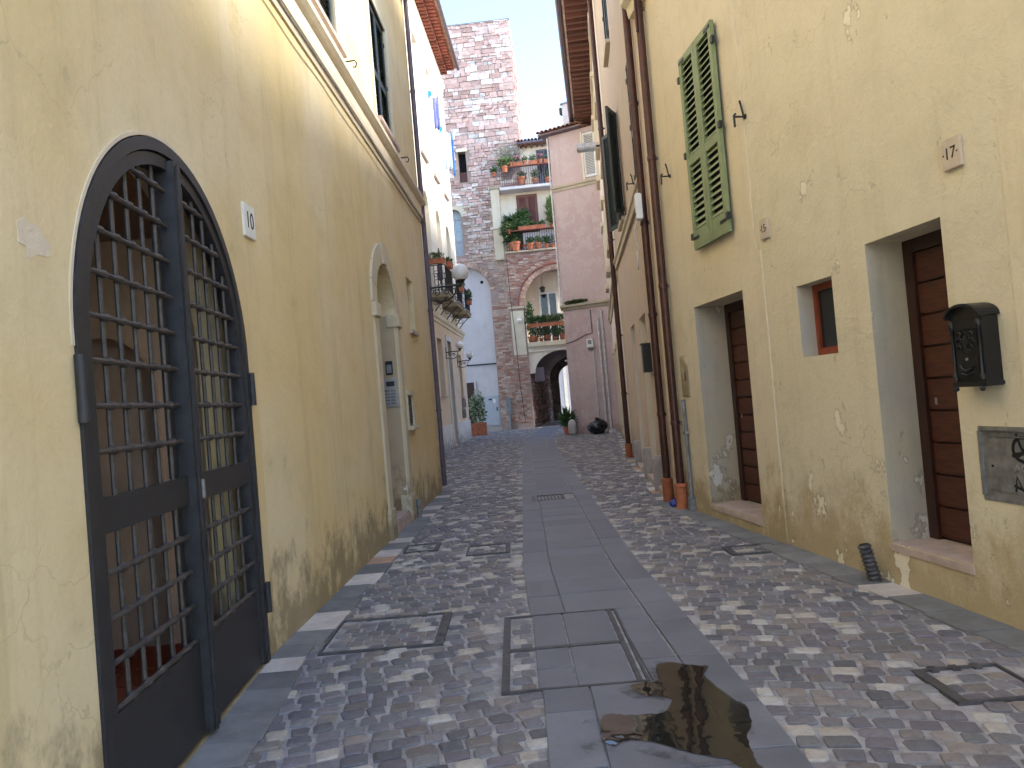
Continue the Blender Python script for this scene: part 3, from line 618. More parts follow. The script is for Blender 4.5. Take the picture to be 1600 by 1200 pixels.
# ---------------------------------------------------------------- things fixed to the left house
def plaque(label, fr, s, z, w, h, text, mat, tmat, tsize, serif=True, dots=False, depth=.022):
    t = thing('house_number_plaque', label, 'plaque', fr.at(s, 0, z)); MB().box(-w / 2, w / 2, -depth, 0, -h / 2, h / 2).build('plate', mat, t, bev=.004)
    me = text_mesh(text, tsize, .0015, tmat); xs = [v.co.x for v in me.vertices]; k = w * .46 / max(.001, max(xs) - min(xs))
    inst('numeral', me, t, Matrix.Translation((0, -depth - .001, 0)) @ UPRIGHT @ Matrix.Diagonal((min(1, k * 1.15), 1, 1, 1)))
    if dots:
        for sg in (-1, 1): MB().lathe([(.006, 0), (.006, .002)], 8).build('dot', tmat, t, Matrix.Translation((sg * w * .38, -depth, 0)) @ UPRIGHT)
    return t
plaque('white house number plaque reading 10 right of the iron gate', A1, .05, 3.02, .2, .24, '10', 'plaque_white', 'paint_black', .17)
def hook(label, fr, s, z):
    t = MB().tube([(0, 0, 0), (0, -.1, .0), (0, -.17, .005), (.0, -.19, -.03), (.0, -.175, -.075), (0, -.145, -.07)], .009, 6).build('shutter_hook', 'iron_black', None, fr.at(s, 0, z), smooth=True)
    MB().box(-.03, .03, -.012, 0, -.04, .04).build('back_plate', 'iron_black', t); return tag(t, label, 'hook', 'iron hooks on the house walls')
hook('bent iron hook just above the string course beside the nearer dark shutter', A1, 3.28, 5.66); hook('bent iron hook beside the farther dark shuttered window on the yellow house', A1, 6.7, 5.66)
t = thing('intercom', 'steel intercom panel with call buttons inside the arched doorway', 'intercom', A1.at(5.36, .14, 1.86) @ Matrix.Rotation(-math.pi / 2, 4, 'Z'))
MB().box(-.11, .11, -.025, 0, -.22, .2).build('panel', 'steel_inox', t, bev=.004); MB().box(-.05, .07, -.03, -.025, .08, .15).build('speaker', 'iron_black', t)
for i in range(5):
    for j in range(2): MB().box(-.08 + j * .085, -.01 + j * .085, -.03, -.025, -.18 + i * .045, -.15 + i * .045).build('button', 'pipe_grey', t)
t = MB().box(-.05, .05, -.03, 0, -.1, .1).build('keypad', 'cast_black', None, A1.at(5.36, .13, 2.2) @ Matrix.Rotation(-math.pi / 2, 4, 'Z'), bev=.006); tag(t, 'small dark keypad above the steel intercom in the arched doorway', 'keypad')
MB().box(-.035, .035, -.033, -.03, -.07, .05).build('display', 'pipe_grey', t)
t = MB().tube([(0, -.05, 0), (0, -.05, .26)], .035, 12).build('pipe_stub', 'pipe_grey', None, A1.at(5.66, -.03, 0), smooth=True); tag(t, 'short grey pipe stub standing at the arched doorway step', 'pipe')
MB().lathe([(.04, 0), (.04, .03)], 12).build('rim', 'pipe_grey', t, Matrix.Translation((0, -.05, .24)))
t = thing('downpipe', 'violet-grey downpipe at the far corner of the yellow house', 'downpipe', A1.at(A1.L - .03, -.06, 0))
MB().tube([(0, 0, .1), (0, 0, 9.66)], .045, 12).build('pipe', 'pipe_violet', t, smooth=True)
for z in (1.5, 3.4, 5.7, 7.6, 9.4): MB().lathe([(.053, 0), (.053, .05)], 12).build('bracket', 'pipe_violet', t, Matrix.Translation((0, 0, z)))
cb = MB(); pts = [(s, -.09 - .006 * math.sin(s * 5), 5.07 + .012 * math.sin(s * 3.3)) for s in [i * .35 for i in range(26)]]; cb.tube(pts, .012, 6)
pts = [(s, -.04, 7.3 - 1.2 * ((s - 5.9) / 2.4) ** 2 if s > 5.9 else 7.3) for s in [5.0 + i * .25 for i in range(15)]]
o = cb.build('cable', 'pipe_grey', None, A1.M, smooth=True); tag(o, 'thin cable running under the string course of the yellow house', 'cable')
def lamp(label, M, arm, gr, drop=.0):
    t = thing('wall_lamp', label, 'street lamp', M, 'globe lamps on scrolled brackets')
    MB().box(-.03, .03, -.02, 0, -.26, .2).build('wall_plate', 'iron_black', t, bev=.006)
    m = MB(); m.tube([(0, 0, 0), (0, -arm * .4, .012), (0, -arm, .02)], .02, 8)
    m.tube([(0, 0, -.2)] + [(0, -arm * .85 * math.sin(a * math.pi / 20), -.2 - .1 * math.sin(a * math.pi / 10) + .2 * (1 - math.cos(a * math.pi / 20)) ) for a in range(1, 11)], .014, 7)
    for c, r, n in ((arm * .28, .075, 14), (arm * .55, .06, 14)):
        m.tube([(0, -c + (r * (1 - .045 * i)) * math.cos(i * .5), -.1 + (r * (1 - .045 * i)) * math.sin(i * .5)) for i in range(n + 4)], .011, 6)
    m.build('bracket', 'iron_black', t, smooth=True)
    MB().lathe([(.025, .0), (.03, .05), (gr * .45, .09), (gr * .62, .1 + gr * .18), (gr * .58, .1 + gr * .2)], 16, (0, -arm, 0)).build('cup', 'iron_black', t, smooth=True)
    MB().sphere((0, -arm, .1 + gr * .92), gr, 28, 18).build('globe', 'globe_glass', t, smooth='all'); return t
lamp('nearest white globe lamp, fixed at the corner of the yellow house', A1.at(A1.L - .02, -.02, 3.84), .66, .165)
s1 = B.sz(696, 545); s2 = B.sz(714, 558)
lamp('white globe lamp above the doorway, nearer of the small pair', B.at(13.7, 0, 3.62), .55, .155); lamp('white globe lamp beyond the doorway, farther of the small pair', B.at(16.9, 0, 3.42), .55, .155)
# ================================================================ second house on the left
tB = thing('cream_house', 'tall cream house beyond the yellow one with three small balconies', 'building', B.M)
ZS = 4.75; BT = 16.95
gw1 = rect(11.75, 12.9, 1.95, 4.05); gd = rect(13.95, 15.1, .05, 4.1); gw2 = rect(17.3, 18.25, 1.95, 3.75)
facade(0, 19.56, -.1, ZS, [(gw1, .25), (gd, .4), (gw2, .25)]).build('lower_wall', 'plaster_lower_b', tB)
UP = [(11.6, 12.75), (14.4, 15.45), (17.1, 18.1)]; AR = [(11.3, 12.35), (14.05, 15.1), (16.7, 17.7)]
facade(0, 19.56, ZS, BT, [(rect(a, b, 10.7, 15.2), .28) for a, b in UP] + [(arch(a, b, 5.55, 8.8, 14), .3) for a, b in AR]).build('upper_wall', 'plaster_upper_b', tB)
shell(0, 19.56, 0, 7, BT + .3).build('body', 'plaster_upper_b', tB)
for a, b in ((0, 13.75), (15.3, 19.6)): MB().box(a, b, -.045, .02, -.05, .86).build('plinth', 'plaster_plinth', tB, bev=.01)
for a, b in ((13.75, 13.95), (15.1, 15.3)): MB().box(a, b, -.05, .05, 0, 4.1).build('door_jamb', 'plaster_plinth', tB)
MB().box(13.75, 15.3, -.05, .05, 4.1, 4.3).build('door_lintel', 'plaster_plinth', tB)
MB().extr([(.02, 4.62), (-.04, 4.62), (-.05, 4.72), (-.1, 4.76), (-.12, 4.84), (-.12, 4.9), (.02, 4.96)], 0, 19.62).build('string_course', 'trim_pale', tB)
MB().extr([(.02, 16.2), (-.03, 16.2), (-.03, 16.28), (.02, 16.28)], 0, 19.58).build('eave_moulding', 'trim_pale', tB)
def window(parent, q, dep, glass='glass_dark', frame='shutter_brown', sill=True):
    s0, s1 = q[0][0], q[1][0]; z0, z1 = q[0][1], q[2][1]; m = (s0 + s1) / 2
    w = MB().box(s0, s0 + .06, dep - .06, dep - .01, z0, z1).box(s1 - .06, s1, dep - .06, dep - .01, z0, z1).box(s0 + .06, s1 - .06, dep - .058, dep - .012, z0, z0 + .07).box(s0 + .06, s1 - .06, dep - .058, dep - .012, z1 - .07, z1).box(m - .03, m + .03, dep - .065, dep - .01, z0 + .07, z1 - .07).build('window', frame, parent)
    for a, b in ((s0 + .06, m - .03), (m + .03, s1 - .06)): MB().box(a, b, dep - .03, dep - .02, z0 + .06, z1 - .06).build('pane', glass, w)
    if sill: MB().box(s0 - .06, s1 + .06, -.08, dep, z0 - .06, z0).build('window_sill', 'sill_stone', parent, bev=.006)
    return w
window(tB, gw1, .25); window(tB, gw2, .25)
d = MB().box(13.95, 15.1, .36, .41, .05, 4.1).build('door', 'cabinet_grey', tB)
for i in range(2):
    for j in range(4): MB().box(14.02 + i * .54, 14.5 + i * .54, .34, .36, .2 + j * .95, 1.0 + j * .95).build('panel', 'cabinet_grey', d, bev=.01)
for k, (a, b) in enumerate(UP):
    MB().box(a - .06, b + .06, -.1, .02, 10.62, 10.7).build('window_sill', 'sill_stone', tB); MB().box(a, b, .27, .29, 10.7, 15.2).build('pane', 'plaster_far', tB)
    wf = MB().box(a, a + .07, .2, .26, 10.7, 15.2).box(b - .07, b, .2, .26, 10.7, 15.2).box((a + b) / 2 - .04, (a + b) / 2 + .04, .19, .26, 10.7, 15.2).build('window', 'shutter_white', tB)
    if k == 0: MB().prism(arch(a + .08, b - .08, 11.8, 14.3, 12), .1, .12).build('curtain', 'curtain_lace', tB)
for a, b in AR:
    wf = MB().box(a, a + .08, .2, .28, 5.55, 9.0).box(b - .08, b, .2, .28, 5.55, 9.0).box((a + b) / 2 - .04, (a + b) / 2 + .04, .19, .28, 5.55, 9.3).build('french_window', 'trim_pale', tB)
    MB().prism(arch(a, b, 5.55, 8.8, 14), .285, .3).build('pane', 'plaster_house', wf)
# corbelled eave, roof edge and gutter
cm = MB().box(-.075, .075, -.3, .0, 0, .16).box(-.075, .075, -.55, .0, .16, .32).mesh('corbel', 'corbel_brick')
tm = MB().box(-.085, .085, -.62, .0, 0, .05).mesh('eave_tile', 'corbel_brick')
for i in range(46):
    s = 7.2 + i * .272; inst('corbel', cm, tB, Matrix.Translation((s, 0, BT - .02))); inst('eave_tile', tm, tB, Matrix.Translation((s + .136, 0, BT + .2)))
MB().extr([(-.75, BT + .31), (.3, BT + .31), (.3, BT + .55), (-.75, BT + .37)], 0, 19.75).build('roof', 'terracotta_roof', tB)
MB().tube([(0, -.8, BT + .3), (19.8, -.8, BT + .3)], .075, 10).build('gutter', 'pipe_violet', tB, smooth=True)
# three balconies
rg = random.Random(19)
for k, (a, b) in enumerate(AR):
    c = (a + b) / 2; lab = ['nearest', 'middle', 'farthest'][k]
    t = thing('balcony', lab + ' small iron-railed balcony on the cream house', 'balcony', B.at(c, 0, 5.42), 'balconies on the cream house')
    MB().box(-.85, .85, -.62, 0, -.06, .08).build('slab', 'trim_stone', t, bev=.012); MB().box(-.88, .88, -.66, 0, .082, .12).build('slab_edge', 'plaster_white', t)
    for sx in (-.6, .6):
        MB().tube([(sx, 0, -.55), (sx, -.12, -.5), (sx, -.3, -.28), (sx, -.5, -.1), (sx, -.58, -.06)], .02, 6).build('bracket', 'iron_black', t)
        MB().tube([(sx, -.18 + .1 * math.cos(i * .6), -.2 + .1 * math.sin(i * .6)) for i in range(11)], .012, 5).build('bracket_scroll', 'iron_black', t)
    rl = MB()
    for i in range(13): rl.tube([(-.82 + i * 1.64 / 12, -.6, .12), (-.82 + i * 1.64 / 12, -.6, 1.05)], .011, 5)
    for sx in (-.82, .82):
        for i in range(1, 5): rl.tube([(sx, -.6 + i * .13, .12), (sx, -.6 + i * .13, 1.05)], .011, 5)
        rl.tube([(sx, -.6, 1.05), (sx, 0, 1.05)], .018, 6); rl.tube([(sx, -.6, .2), (sx, 0, .2)], .012, 6)
        for zz in (.45, .75): rl.tube([(sx, -.3 + .11 * math.cos(i * .55), zz + .11 * math.sin(i * .55)) for i in range(12)], .011, 5)
    rl.tube([(-.82, -.6, 1.05), (.82, -.6, 1.05)], .018, 6); rl.tube([(-.82, -.6, .2), (.82, -.6, .2)], .012, 6); rl.build('railing', 'iron_black', t)
tr = trough_mesh(.62, .2, .18); trs = trough_mesh(.42, .18, .16)
potted('terracotta flower trough on the near railing of the nearest cream-house balcony', B.at(10.93, -.33, 6.5) @ Matrix.Rotation(math.pi / 2, 4, 'Z'), tr, .16, (.3, .12, .14), 120, .12, 'leaf_light', 'flower_trough', cat='flower pot')
potted('second terracotta trough on the nearest cream-house balcony, beside the lamp globe', B.at(11.5, -.7, 6.42), tr, .16, (.3, .12, .12), 120, .12, 'leaf_light', 'flower_trough', cat='flower pot')
potted('terracotta pot with trailing plant hung outside the middle cream-house balcony', B.at(14.2, -.75, 5.95), trs, .15, (.25, .14, .3), 190, .12, 'leaf_light', 'hanging_pot', cat='flower pot')
potted('terracotta pot with trailing plant hung outside the farthest cream-house balcony', B.at(16.6, -.75, 5.75), trs, .15, (.25, .14, .3), 170, .12, 'leaf', 'hanging_pot', cat='flower pot')
t = thing('parasol', 'folded dark parasol standing on the nearest cream-house balcony', 'parasol', B.at(11.9, -.3, 5.54))
MB().tube([(0, 0, 0), (0, 0, 1.7)], .02, 6).build('pole', 'iron_black', t); MB().lathe([(.03, .5), (.1, .6), (.09, 1.0), (.04, 1.6), (.012, 1.66)], 9).build('canopy', 'pipe_violet', t)
for i, (s, z, w) in enumerate(((17.2, 1.64, .4), (17.0, 1.2, .28))):
    t = thing('letter_box', ['dark letter boxes under the farther ground window of the cream house', 'small low letter box at the cream house doorway'][i], 'letter box', B.at(s + .3, 0, z - .2))
    MB().box(-w / 2, w / 2, -.13, 0, 0, .42).build('body', 'pipe_grey', t, bev=.01); MB().box(-w / 2 + .03, w / 2 - .03, -.14, -.13, .3, .34).build('slot', 'dark_void', t); MB().box(-w / 2 + .02, w / 2 - .02, -.138, -.13, .04, .26).build('door', 'iron_black', t)
# laundry on swing-out racks
def cloth(label, s, z, w, h, mats, ang):
    t = thing('laundry', label, 'laundry', B.at(s, -.12, z) @ Matrix.Rotation(ang, 4, 'Z'))
    MB().tube([(0, .12, .02), (0, -.5, .02)], .012, 5).build('rod', 'pipe_grey', t)
    MB().add([(-.03, .1, .02), (-.03, -.06, .16), (-.03, -.02, .3), (-.03, .1, .3), (.03, .1, .02), (.03, -.06, .16), (.03, -.02, .3), (.03, .1, .3)], [(0, 1, 2, 3), (7, 6, 5, 4), (0, 4, 5, 1), (1, 5, 6, 2), (2, 6, 7, 3), (3, 7, 4, 0)]).build('rod_bracket', 'plastic_teal', t)
    rg = random.Random(label); x0 = -.05
    for i, (mt, ww, hh) in enumerate(mats):
        n = 10; vs = []
        for r in range(8):
            for c in range(n): vs.append((.05 * math.sin(c * 1.3 + i) * (r / 7) + .02 * math.sin(r * 1.1 + c), x0 - ww * c / (n - 1) * (1 - .12 * r / 7 * (i % 2)), -hh * r / 7 + .02 + .03 * math.sin(c * .9) * (r == 7)))
        fs = [(r * n + c, r * n + c + 1, (r + 1) * n + c + 1, (r + 1) * n + c) for r in range(7) for c in range(n - 1)]
        o = MB().add(vs, fs).build('garment', mt, t, smooth='all'); md = o.modifiers.new('thick', 'SOLIDIFY'); md.thickness = .008; x0 -= ww + .02
cloth('violet-blue garment drying outside the middle upper window of the cream house', 14.5, 13.75, .4, 1.1, [('cloth_blue', .24, 1.25)], .15)
cloth('pale and azure garments drying outside the farthest upper window of the cream house', 17.1, 13.3, .5, 1.5, [('cloth_light', .3, 1.6), ('cloth_azure', .08, 1.9)], .2)
t = thing('drying_rack', 'empty teal drying rack arm between the upper windows of the cream house', 'drying rack', B.at(16.3, 0, 13.6)); MB().tube([(0, 0, 0), (0, -.8, 0)], .012, 5).build('rod', 'pipe_grey', t); MB().box(-.03, .03, -.16, 0, .0, .22).build('rod_bracket', 'plastic_teal', t, bev=.03)
# ================================================================ right house with doors 15 and 17
tD = thing('pale_yellow_house', 'pale yellow plastered house along the right with doors 15 and 17', 'building', D.M)
d15 = rect(1.22, 2.57, .16, 2.53); d17 = rect(4.64, 5.45, .31, 2.54); sw = rect(3.61, 4.17, 1.76, 2.39)
fd = facade(0, 2.92, -.1, 7.9, [(d15, .42)], y=-.016); fd.add([(2.92, -.016, 2.85), (2.92, 0, 2.85), (2.92, 0, 7.9), (2.92, -.016, 7.9)], [(0, 1, 2, 3)]); fd.build('wall', 'plaster_cream', tD)
MB().box(2.92, 3.03, -.016, .01, -.1, 2.85).build('wall_edge', 'plaster_cream', tD)
facade(2.9, 12, -.1, 7.9, [(d17, .36), (sw, .2), (rect(5.6, 6.35, .76, 1.19), .05)]).build('wall', 'plaster_olive', tD)
shell(0, 12, 0, 7, 7.9).build('body', 'plaster_olive', tD)
MB().extr([(-.5, 7.86), (.2, 7.86), (.2, 8.1), (-.5, 7.98)], .02, 12.2).build('eave', 'roof_board', tD)  # unseen roofline, set low so more light reaches the street
MB().extr([(.02, 6.72), (-.1, 6.72), (-.12, 6.85), (-.2, 6.9), (-.22, 7.05), (.02, 7.12)], .0, 12).build('string_course', 'plaster_olive', tD)
MB().box(5.98, 9, -.008, .002, 1.3, 3.02).build('plaster_patch', 'plaster_cream', tD)
for q, y in ((d15, -.016), (d17, 0.0)):
    s0, s1, z0, z1 = q[0][0], q[1][0], q[0][1], q[2][1]; dp = y + (.38 if y else .3)
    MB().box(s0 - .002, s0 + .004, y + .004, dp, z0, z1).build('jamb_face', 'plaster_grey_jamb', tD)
    MB().box(s0 - .02, s1 + .02, y - .01, dp + .1, z0 - .07, z0 + .006).build('door_sill', 'sill_stone', tD, bev=.012)
    dr = MB().box(s0, s0 + .1, dp, dp + .08, z0 + .006, z1).box(s1 - .05, s1, dp, dp + .08, z0 + .006, z1).box(s0 + .1, s1 - .05, dp + .002, dp + .08, z1 - .1, z1).box(s0 + .1, s1 - .05, dp + .05, dp + .09, z0 + .006, z1 - .1).build('door', 'door_frame_wood', tD)
    n = 9 if y == 0 else 11; h = (z1 - .1 - z0 - .02) / n; pm = MB().box(0, s1 - s0 - .156, 0, .03, .007, h - .007).mesh('plank', 'door_wood', bev=.006)
    for i in range(n): inst('plank', pm, dr, Matrix.Translation((s0 + .103, dp + .022, z0 + .02 + i * h)))
    MB().box(s0 + .18, s0 + .2, dp + .016, dp + .023, z0 + 1.0, z0 + 1.05).build('lock_plate', 'steel_inox', dr)
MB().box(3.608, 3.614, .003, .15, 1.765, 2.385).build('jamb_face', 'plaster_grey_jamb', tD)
w = MB().box(3.61, 3.66, .145, .195, 1.76, 2.39).box(4.12, 4.17, .145, .195, 1.76, 2.39).box(3.66, 4.12, .148, .195, 1.76, 1.83).box(3.66, 4.12, .148, .195, 2.33, 2.39).build('window', 'window_red', tD); MB().box(3.66, 4.12, .17, .18, 1.83, 2.33).build('pane', 'glass_dark', w)
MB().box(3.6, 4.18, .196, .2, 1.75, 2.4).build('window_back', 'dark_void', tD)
zm = D.sz(1104, 239)[1]
shutter(tD, 1.6, 2.54, 3.15, 5.37, -.095, 'shutter_green', mid=zm, pitch=.07, iron='iron_black', solid_base=.14)
MB().box(1.62, 2.52, -.05, -.038, 3.17, 5.35).build('dark_backing', 'dark_void', tD)  # near-black sheet paints the shade behind the slats; the wall has no opening here
plaque('stone house number plaque reading 15 beside the green shutters', D, 3.16, 3.02, .15, .19, '15', 'plaque_marble', 'paint_black', .105, dots=True, depth=.03)
plaque('stone house number plaque reading 17 above the letter box', D, 5.625, 2.89, .15, .19, '17', 'plaque_marble', 'paint_black', .105, dots=True, depth=.03)
def stay(label, fr, s, z, y=0, k=1.0):
    t = MB().tube([(-.0, 0, 0), (0, -.12, 0)], .011, 6).tube([(0, -.12, -.1), (0, -.12, .015), (0, -.1, .03)], .012, 6).tube([(0, -.02, 0), (-.02, -.03, .12), (-.0, -.05, .16)], .01, 6).build('shutter_stay', 'iron_black', None, fr.at(s, y, z), smooth=True)
    MB().box(-.02, .02, -.012, .0, -.02, .02).build('back_plate', 'iron_black', t)
    return tag(t, label, 'hook', 'iron hooks on the house walls')
s, z = D.sz(1165, 182); stay('black iron shutter stay right of the green shutters', D, s, z); s, z = D.sz(1052, 275); stay('black iron shutter stay left of the green shutters', D, s, z, -.04)
# letter box
t = thing('letter_box', 'black cast metal letter box with crest on the wall right of door 17', 'letter box', D.at(5.715, 0, 1.45)); hw = .125
MB().prism([(-hw, .03), (hw, .03), (hw, .42)] + [(hw * math.cos(math.pi * i / 10), .42 + .07 * math.sin(math.pi * i / 10)) for i in range(1, 10)] + [(-hw, .42)], -.115, 0).build('body', 'cast_black', t, bev=.004)
MB().prism([((hw + .022) * math.cos(math.pi * i / 12), .415 + .085 * math.sin(math.pi * i / 12)) for i in range(13)] + [(hw * .98 * math.cos(math.pi * (12 - i) / 12), .415 + .066 * math.sin(math.pi * (12 - i) / 12)) for i in range(13)], -.15, 0).build('hood', 'cast_black', t, bev=.003)
MB().box(-hw - .012, hw + .012, -.13, 0, 0, .03).build('base_moulding', 'cast_black', t, bev=.006)
for sx in (-1, 1):
    MB().lathe([(.016, 0), (.016, .03), (.009, .04), (.009, .3), (.016, .31), (.018, .34), (.01, .36)], 10, (sx * (hw - .016), -.12, .04)).build('column', 'cast_black', t, smooth=True)
    MB().sphere((sx * (hw - .02), -.125, -.012), .016, 10, 6).build('foot', 'cast_black', t)
MB().box(-hw + .03, hw - .03, -.124, -.115, .345, .395).build('slot_flap', 'cast_black', t, bev=.004); MB().box(-hw + .035, hw - .035, -.12, -.114, .2, .34).build('front_panel', 'cast_black', t, bev=.003); MB().box(-hw + .035, hw - .035, -.122, -.114, .05, .185).build('lower_door', 'cast_black', t, bev=.003)
cr_ = MB(); cr_.lathe([(.001, -.012), (.034, -.008), (.036, 0)], 12, (0, 0, 0)); cst = cr_.build('crest', 'cast_black', t, Matrix.Translation((0, -.12, .27)) @ UPRIGHT @ Matrix.Diagonal((.8, 1.1, -1, 1)), smooth=True)
sw_ = MB()
for sx in (-1, 1):
    for zc, rr in ((.31, .022), (.27, .026), (.23, .02)): sw_.tube([(sx * (.045 + rr * (1 - i * .06) * math.cos(i * .6)), -.124, zc + rr * (1 - i * .06) * math.sin(i * .6)) for i in range(10)], .005, 5)
sw_.tube([(-.015, -.124, .31), (0, -.126, .335), (.015, -.124, .31)], .006, 5); sw_.build('scrollwork', 'cast_black', t, smooth=True)
MB().tube([(-.055, -.126, .13), (-.035, -.13, .105), (0, -.132, .095), (.035, -.13, .105), (.055, -.126, .13)], .008, 6).build('handle', 'cast_black', t, smooth=True); MB().tube([(-.05, -.126, .08), (0, -.13, .068), (.05, -.126, .08)], .006, 6).build('garland', 'cast_black', t)
MB().lathe([(.009, 0), (.009, .006)], 10).build('lock', 'steel_inox', t, Matrix.Translation((0, -.121, .165)) @ UPRIGHT)
# service plate with graffiti
t = thing('service_plate', 'grey metal service plate with black graffiti low on the right wall', 'plate', D.at(5.6, 0, .76)); W_, H_ = .75, .43
MB().box(.004, W_ - .004, .012, .05, .004, H_ - .004).build('plate', 'zinc_plate', t)
MB().box(0, W_, -.006, .03, -.012, .016).box(0, W_, -.006, .03, H_ - .016, H_ + .012).box(-.012, .012, -.006, .03, .016, H_ - .016).box(W_ - .012, W_ + .012, -.006, .03, .016, H_ - .016).build('frame', 'zinc_plate', t, bev=.003)
for zz in (.045, H_ - .055): MB().box(.05, W_ - .05, .007, .0125, zz, zz + .012).build('pressed_bead', 'zinc_plate', t, bev=.003)
MB().lathe([(.008, 0), (.008, .003)], 10).build('screw_hole', 'dark_void', t, Matrix.Translation((.075, .012, .2)) @ UPRIGHT)
inst('embossed_lettering', text_mesh('ACQUA', .075, .002, 'steel_inox'), t, Matrix.Translation((.37, .011, .195)) @ UPRIGHT)
def stroke(pts, r=.011):
    m = MB(); k = len(pts); m.tube([(x, 0, z) for x, z in pts], r, 6); return m.build('graffiti_stroke', 'paint_black', t, Matrix.Translation((0, .0118, 0)) @ Matrix.Diagonal((1, .12, 1, 1)))
cxg, czg, rgx = .315, .31, .075
stroke([(cxg + rgx * math.cos(a * .35 + .4), czg + rgx * .95 * math.sin(a * .35 + .4)) for a in range(19)]); stroke([(cxg - .045, czg + .09), (cxg - .02, czg + .02), (cxg, czg - .02)]); stroke([(cxg + .06, czg + .055), (cxg + .02, czg + .01), (cxg - .03, czg - .035), (cxg - .085, czg - .04)]); stroke([(cxg - .06, czg - .03), (cxg, czg - .022), (cxg + .07, czg - .035)])
stroke([(.235, .06), (.25, .15), (.29, .065)], .009); stroke([(.225, .095), (.3, .07)], .009); stroke([(.315, .145), (.305, .06), (.35, .06)], .009); stroke([(.36, .14), (.375, .05), (.42, .145)], .009); stroke([(.44, .145), (.43, .055)], .009)
# corrugated stub and conduits
t = MB(); p0 = Vector((4.5, -.1, .0)); 
prof = []
for i in range(27): prof.append(((.05, .05, .037)[i % 3], i * .011))
t.lathe(prof, 14); M_ = D.at(4.52, -.085, .0) @ Matrix.Rotation(R(10), 4, 'X') @ Matrix.Rotation(R(-6), 4, 'Y')
o = t.build('corrugated_pipe', 'cover_metal', None, M_); tag(o, 'short grey corrugated pipe stub left of door 17', 'pipe'); MB().lathe([(.036, .283), (.036, .29)], 14).build('mouth', 'dark_void', o)
def downpipe(label, M, r, z1, mat='pipe_brown', sleeve=True, joints=(1.1, 2.9, 4.6, 6.6), z0=.05, group='downpipes on the right hand houses'):
    t = thing('downpipe', label, 'downpipe', M, group); MB().tube([(0, 0, z0), (0, 0, z1)], r, 14).build('pipe', mat, t, smooth=True)
    for z in joints: MB().lathe([(r + .009, 0), (r + .009, .05), (r + .004, .06)], 14).build('joint', mat, t, Matrix.Translation((0, 0, z)), smooth=True); MB().box(-.015, .015, 0, .1, z + .01, z + .04).build('clip', 'pipe_grey', t)
    if sleeve: MB().lathe([(r * 1.35, 0), (r * 1.4, .02), (r * 1.38, .28), (r * 1.55, .29), (r * 1.55, .33), (r * 1.05, .335)], 14).build('sleeve', 'terracotta', t, smooth=True)
    return t
downpipe('brown downpipe in a terracotta sleeve, nearer of the pair', D.at(.44, -.1, 0), .054, 7.86); downpipe('brown downpipe in a terracotta sleeve, farther of the pair', E.at(7.36, -.07, 0), .054, 11.3, joints=(1.2, 2.6, 3.9, 5.6, 7.4))
downpipe('lone dark brown downpipe where the pinkish house ends', E.at(.08, -.1, 0), .06, 12.6, joints=(1.5, 2.9, 5.2, 7.9))
t = thing('conduit', 'grey metal conduit with dark base box beside the twin downpipes', 'pipe', D.at(.66, -.016, 0)); MB().tube([(0, -.03, .05), (0, -.03, 1.42)], .022, 10).build('pipe', 'pipe_grey', t); MB().box(-.05, .05, -.075, 0, 0, .18).build('base_box', 'pipe_grey', t, bev=.01); MB().box(-.04, .04, -.06, 0, .98, 1.01).build('clip', 'pipe_grey', t)
s, z = D.sz(1068, 582); t = MB().box(-.11, .11, -.02, 0, -.26, .26).build('meter_door', 'trim_stone', None, D.at(.74, -.016, 1.72), bev=.005); tag(t, 'flat painted meter door left of door 15', 'meter door'); MB().box(.04, .055, -.026, -.02, -.06, .05).build('keyhole', 'iron_black', t)
t = thing('junction_box', 'white junction box between the twin brown downpipes', 'junction box', E.at(7.5, -.1, 3.95)); MB().box(-.07, .07, -.09, 0, 0, .36).build('box', 'plastic_white', t, bev=.012); MB().box(-.02, .02, -.098, -.09, .06, .1).build('label_plate', 'iron_black', t)
o = MB().tube([(0, -.1 - .05 * math.sin(i * .4), -i * .05) for i in range(9)] + [(.05 + .12 * math.sin(i * .5), -.15, -.45 - .12 * (1 - math.cos(i * .5))) for i in range(8)], .008, 6).build('cable', 'pipe_pale', None, E.at(7.46, -.08, 3.95), smooth=True); tag(o, 'pale looped cable hanging below the white junction box', 'cable')
t = MB(); t.sphere((0, 0, .045), .065, 10, 6, .7); o = t.build('blue_bag', 'bag_blue', None, D.at(.24, -.14, 0)); tag(o, 'crumpled blue plastic bag on the ground between the terracotta pipe sleeves', 'bag')
for v in o.data.vertices: v.co *= 1 + rnd.uniform(-.25, .25)
MB().tube([(0, 0, .08), (.01, .01, .12)], .013, 6).build('knot', 'bag_blue', o)
cb = MB(); cb.tube([(.7 - .22 * math.cos(i * .16), -.16, 6.3 + i * .11 + .5 * math.sin(i * .16)) for i in range(12)], .016, 7); o = cb.build('cable', 'pipe_brown', None, D.M, smooth=True); tag(o, 'thick brown cable curving up beside the nearer brown downpipe', 'cable')
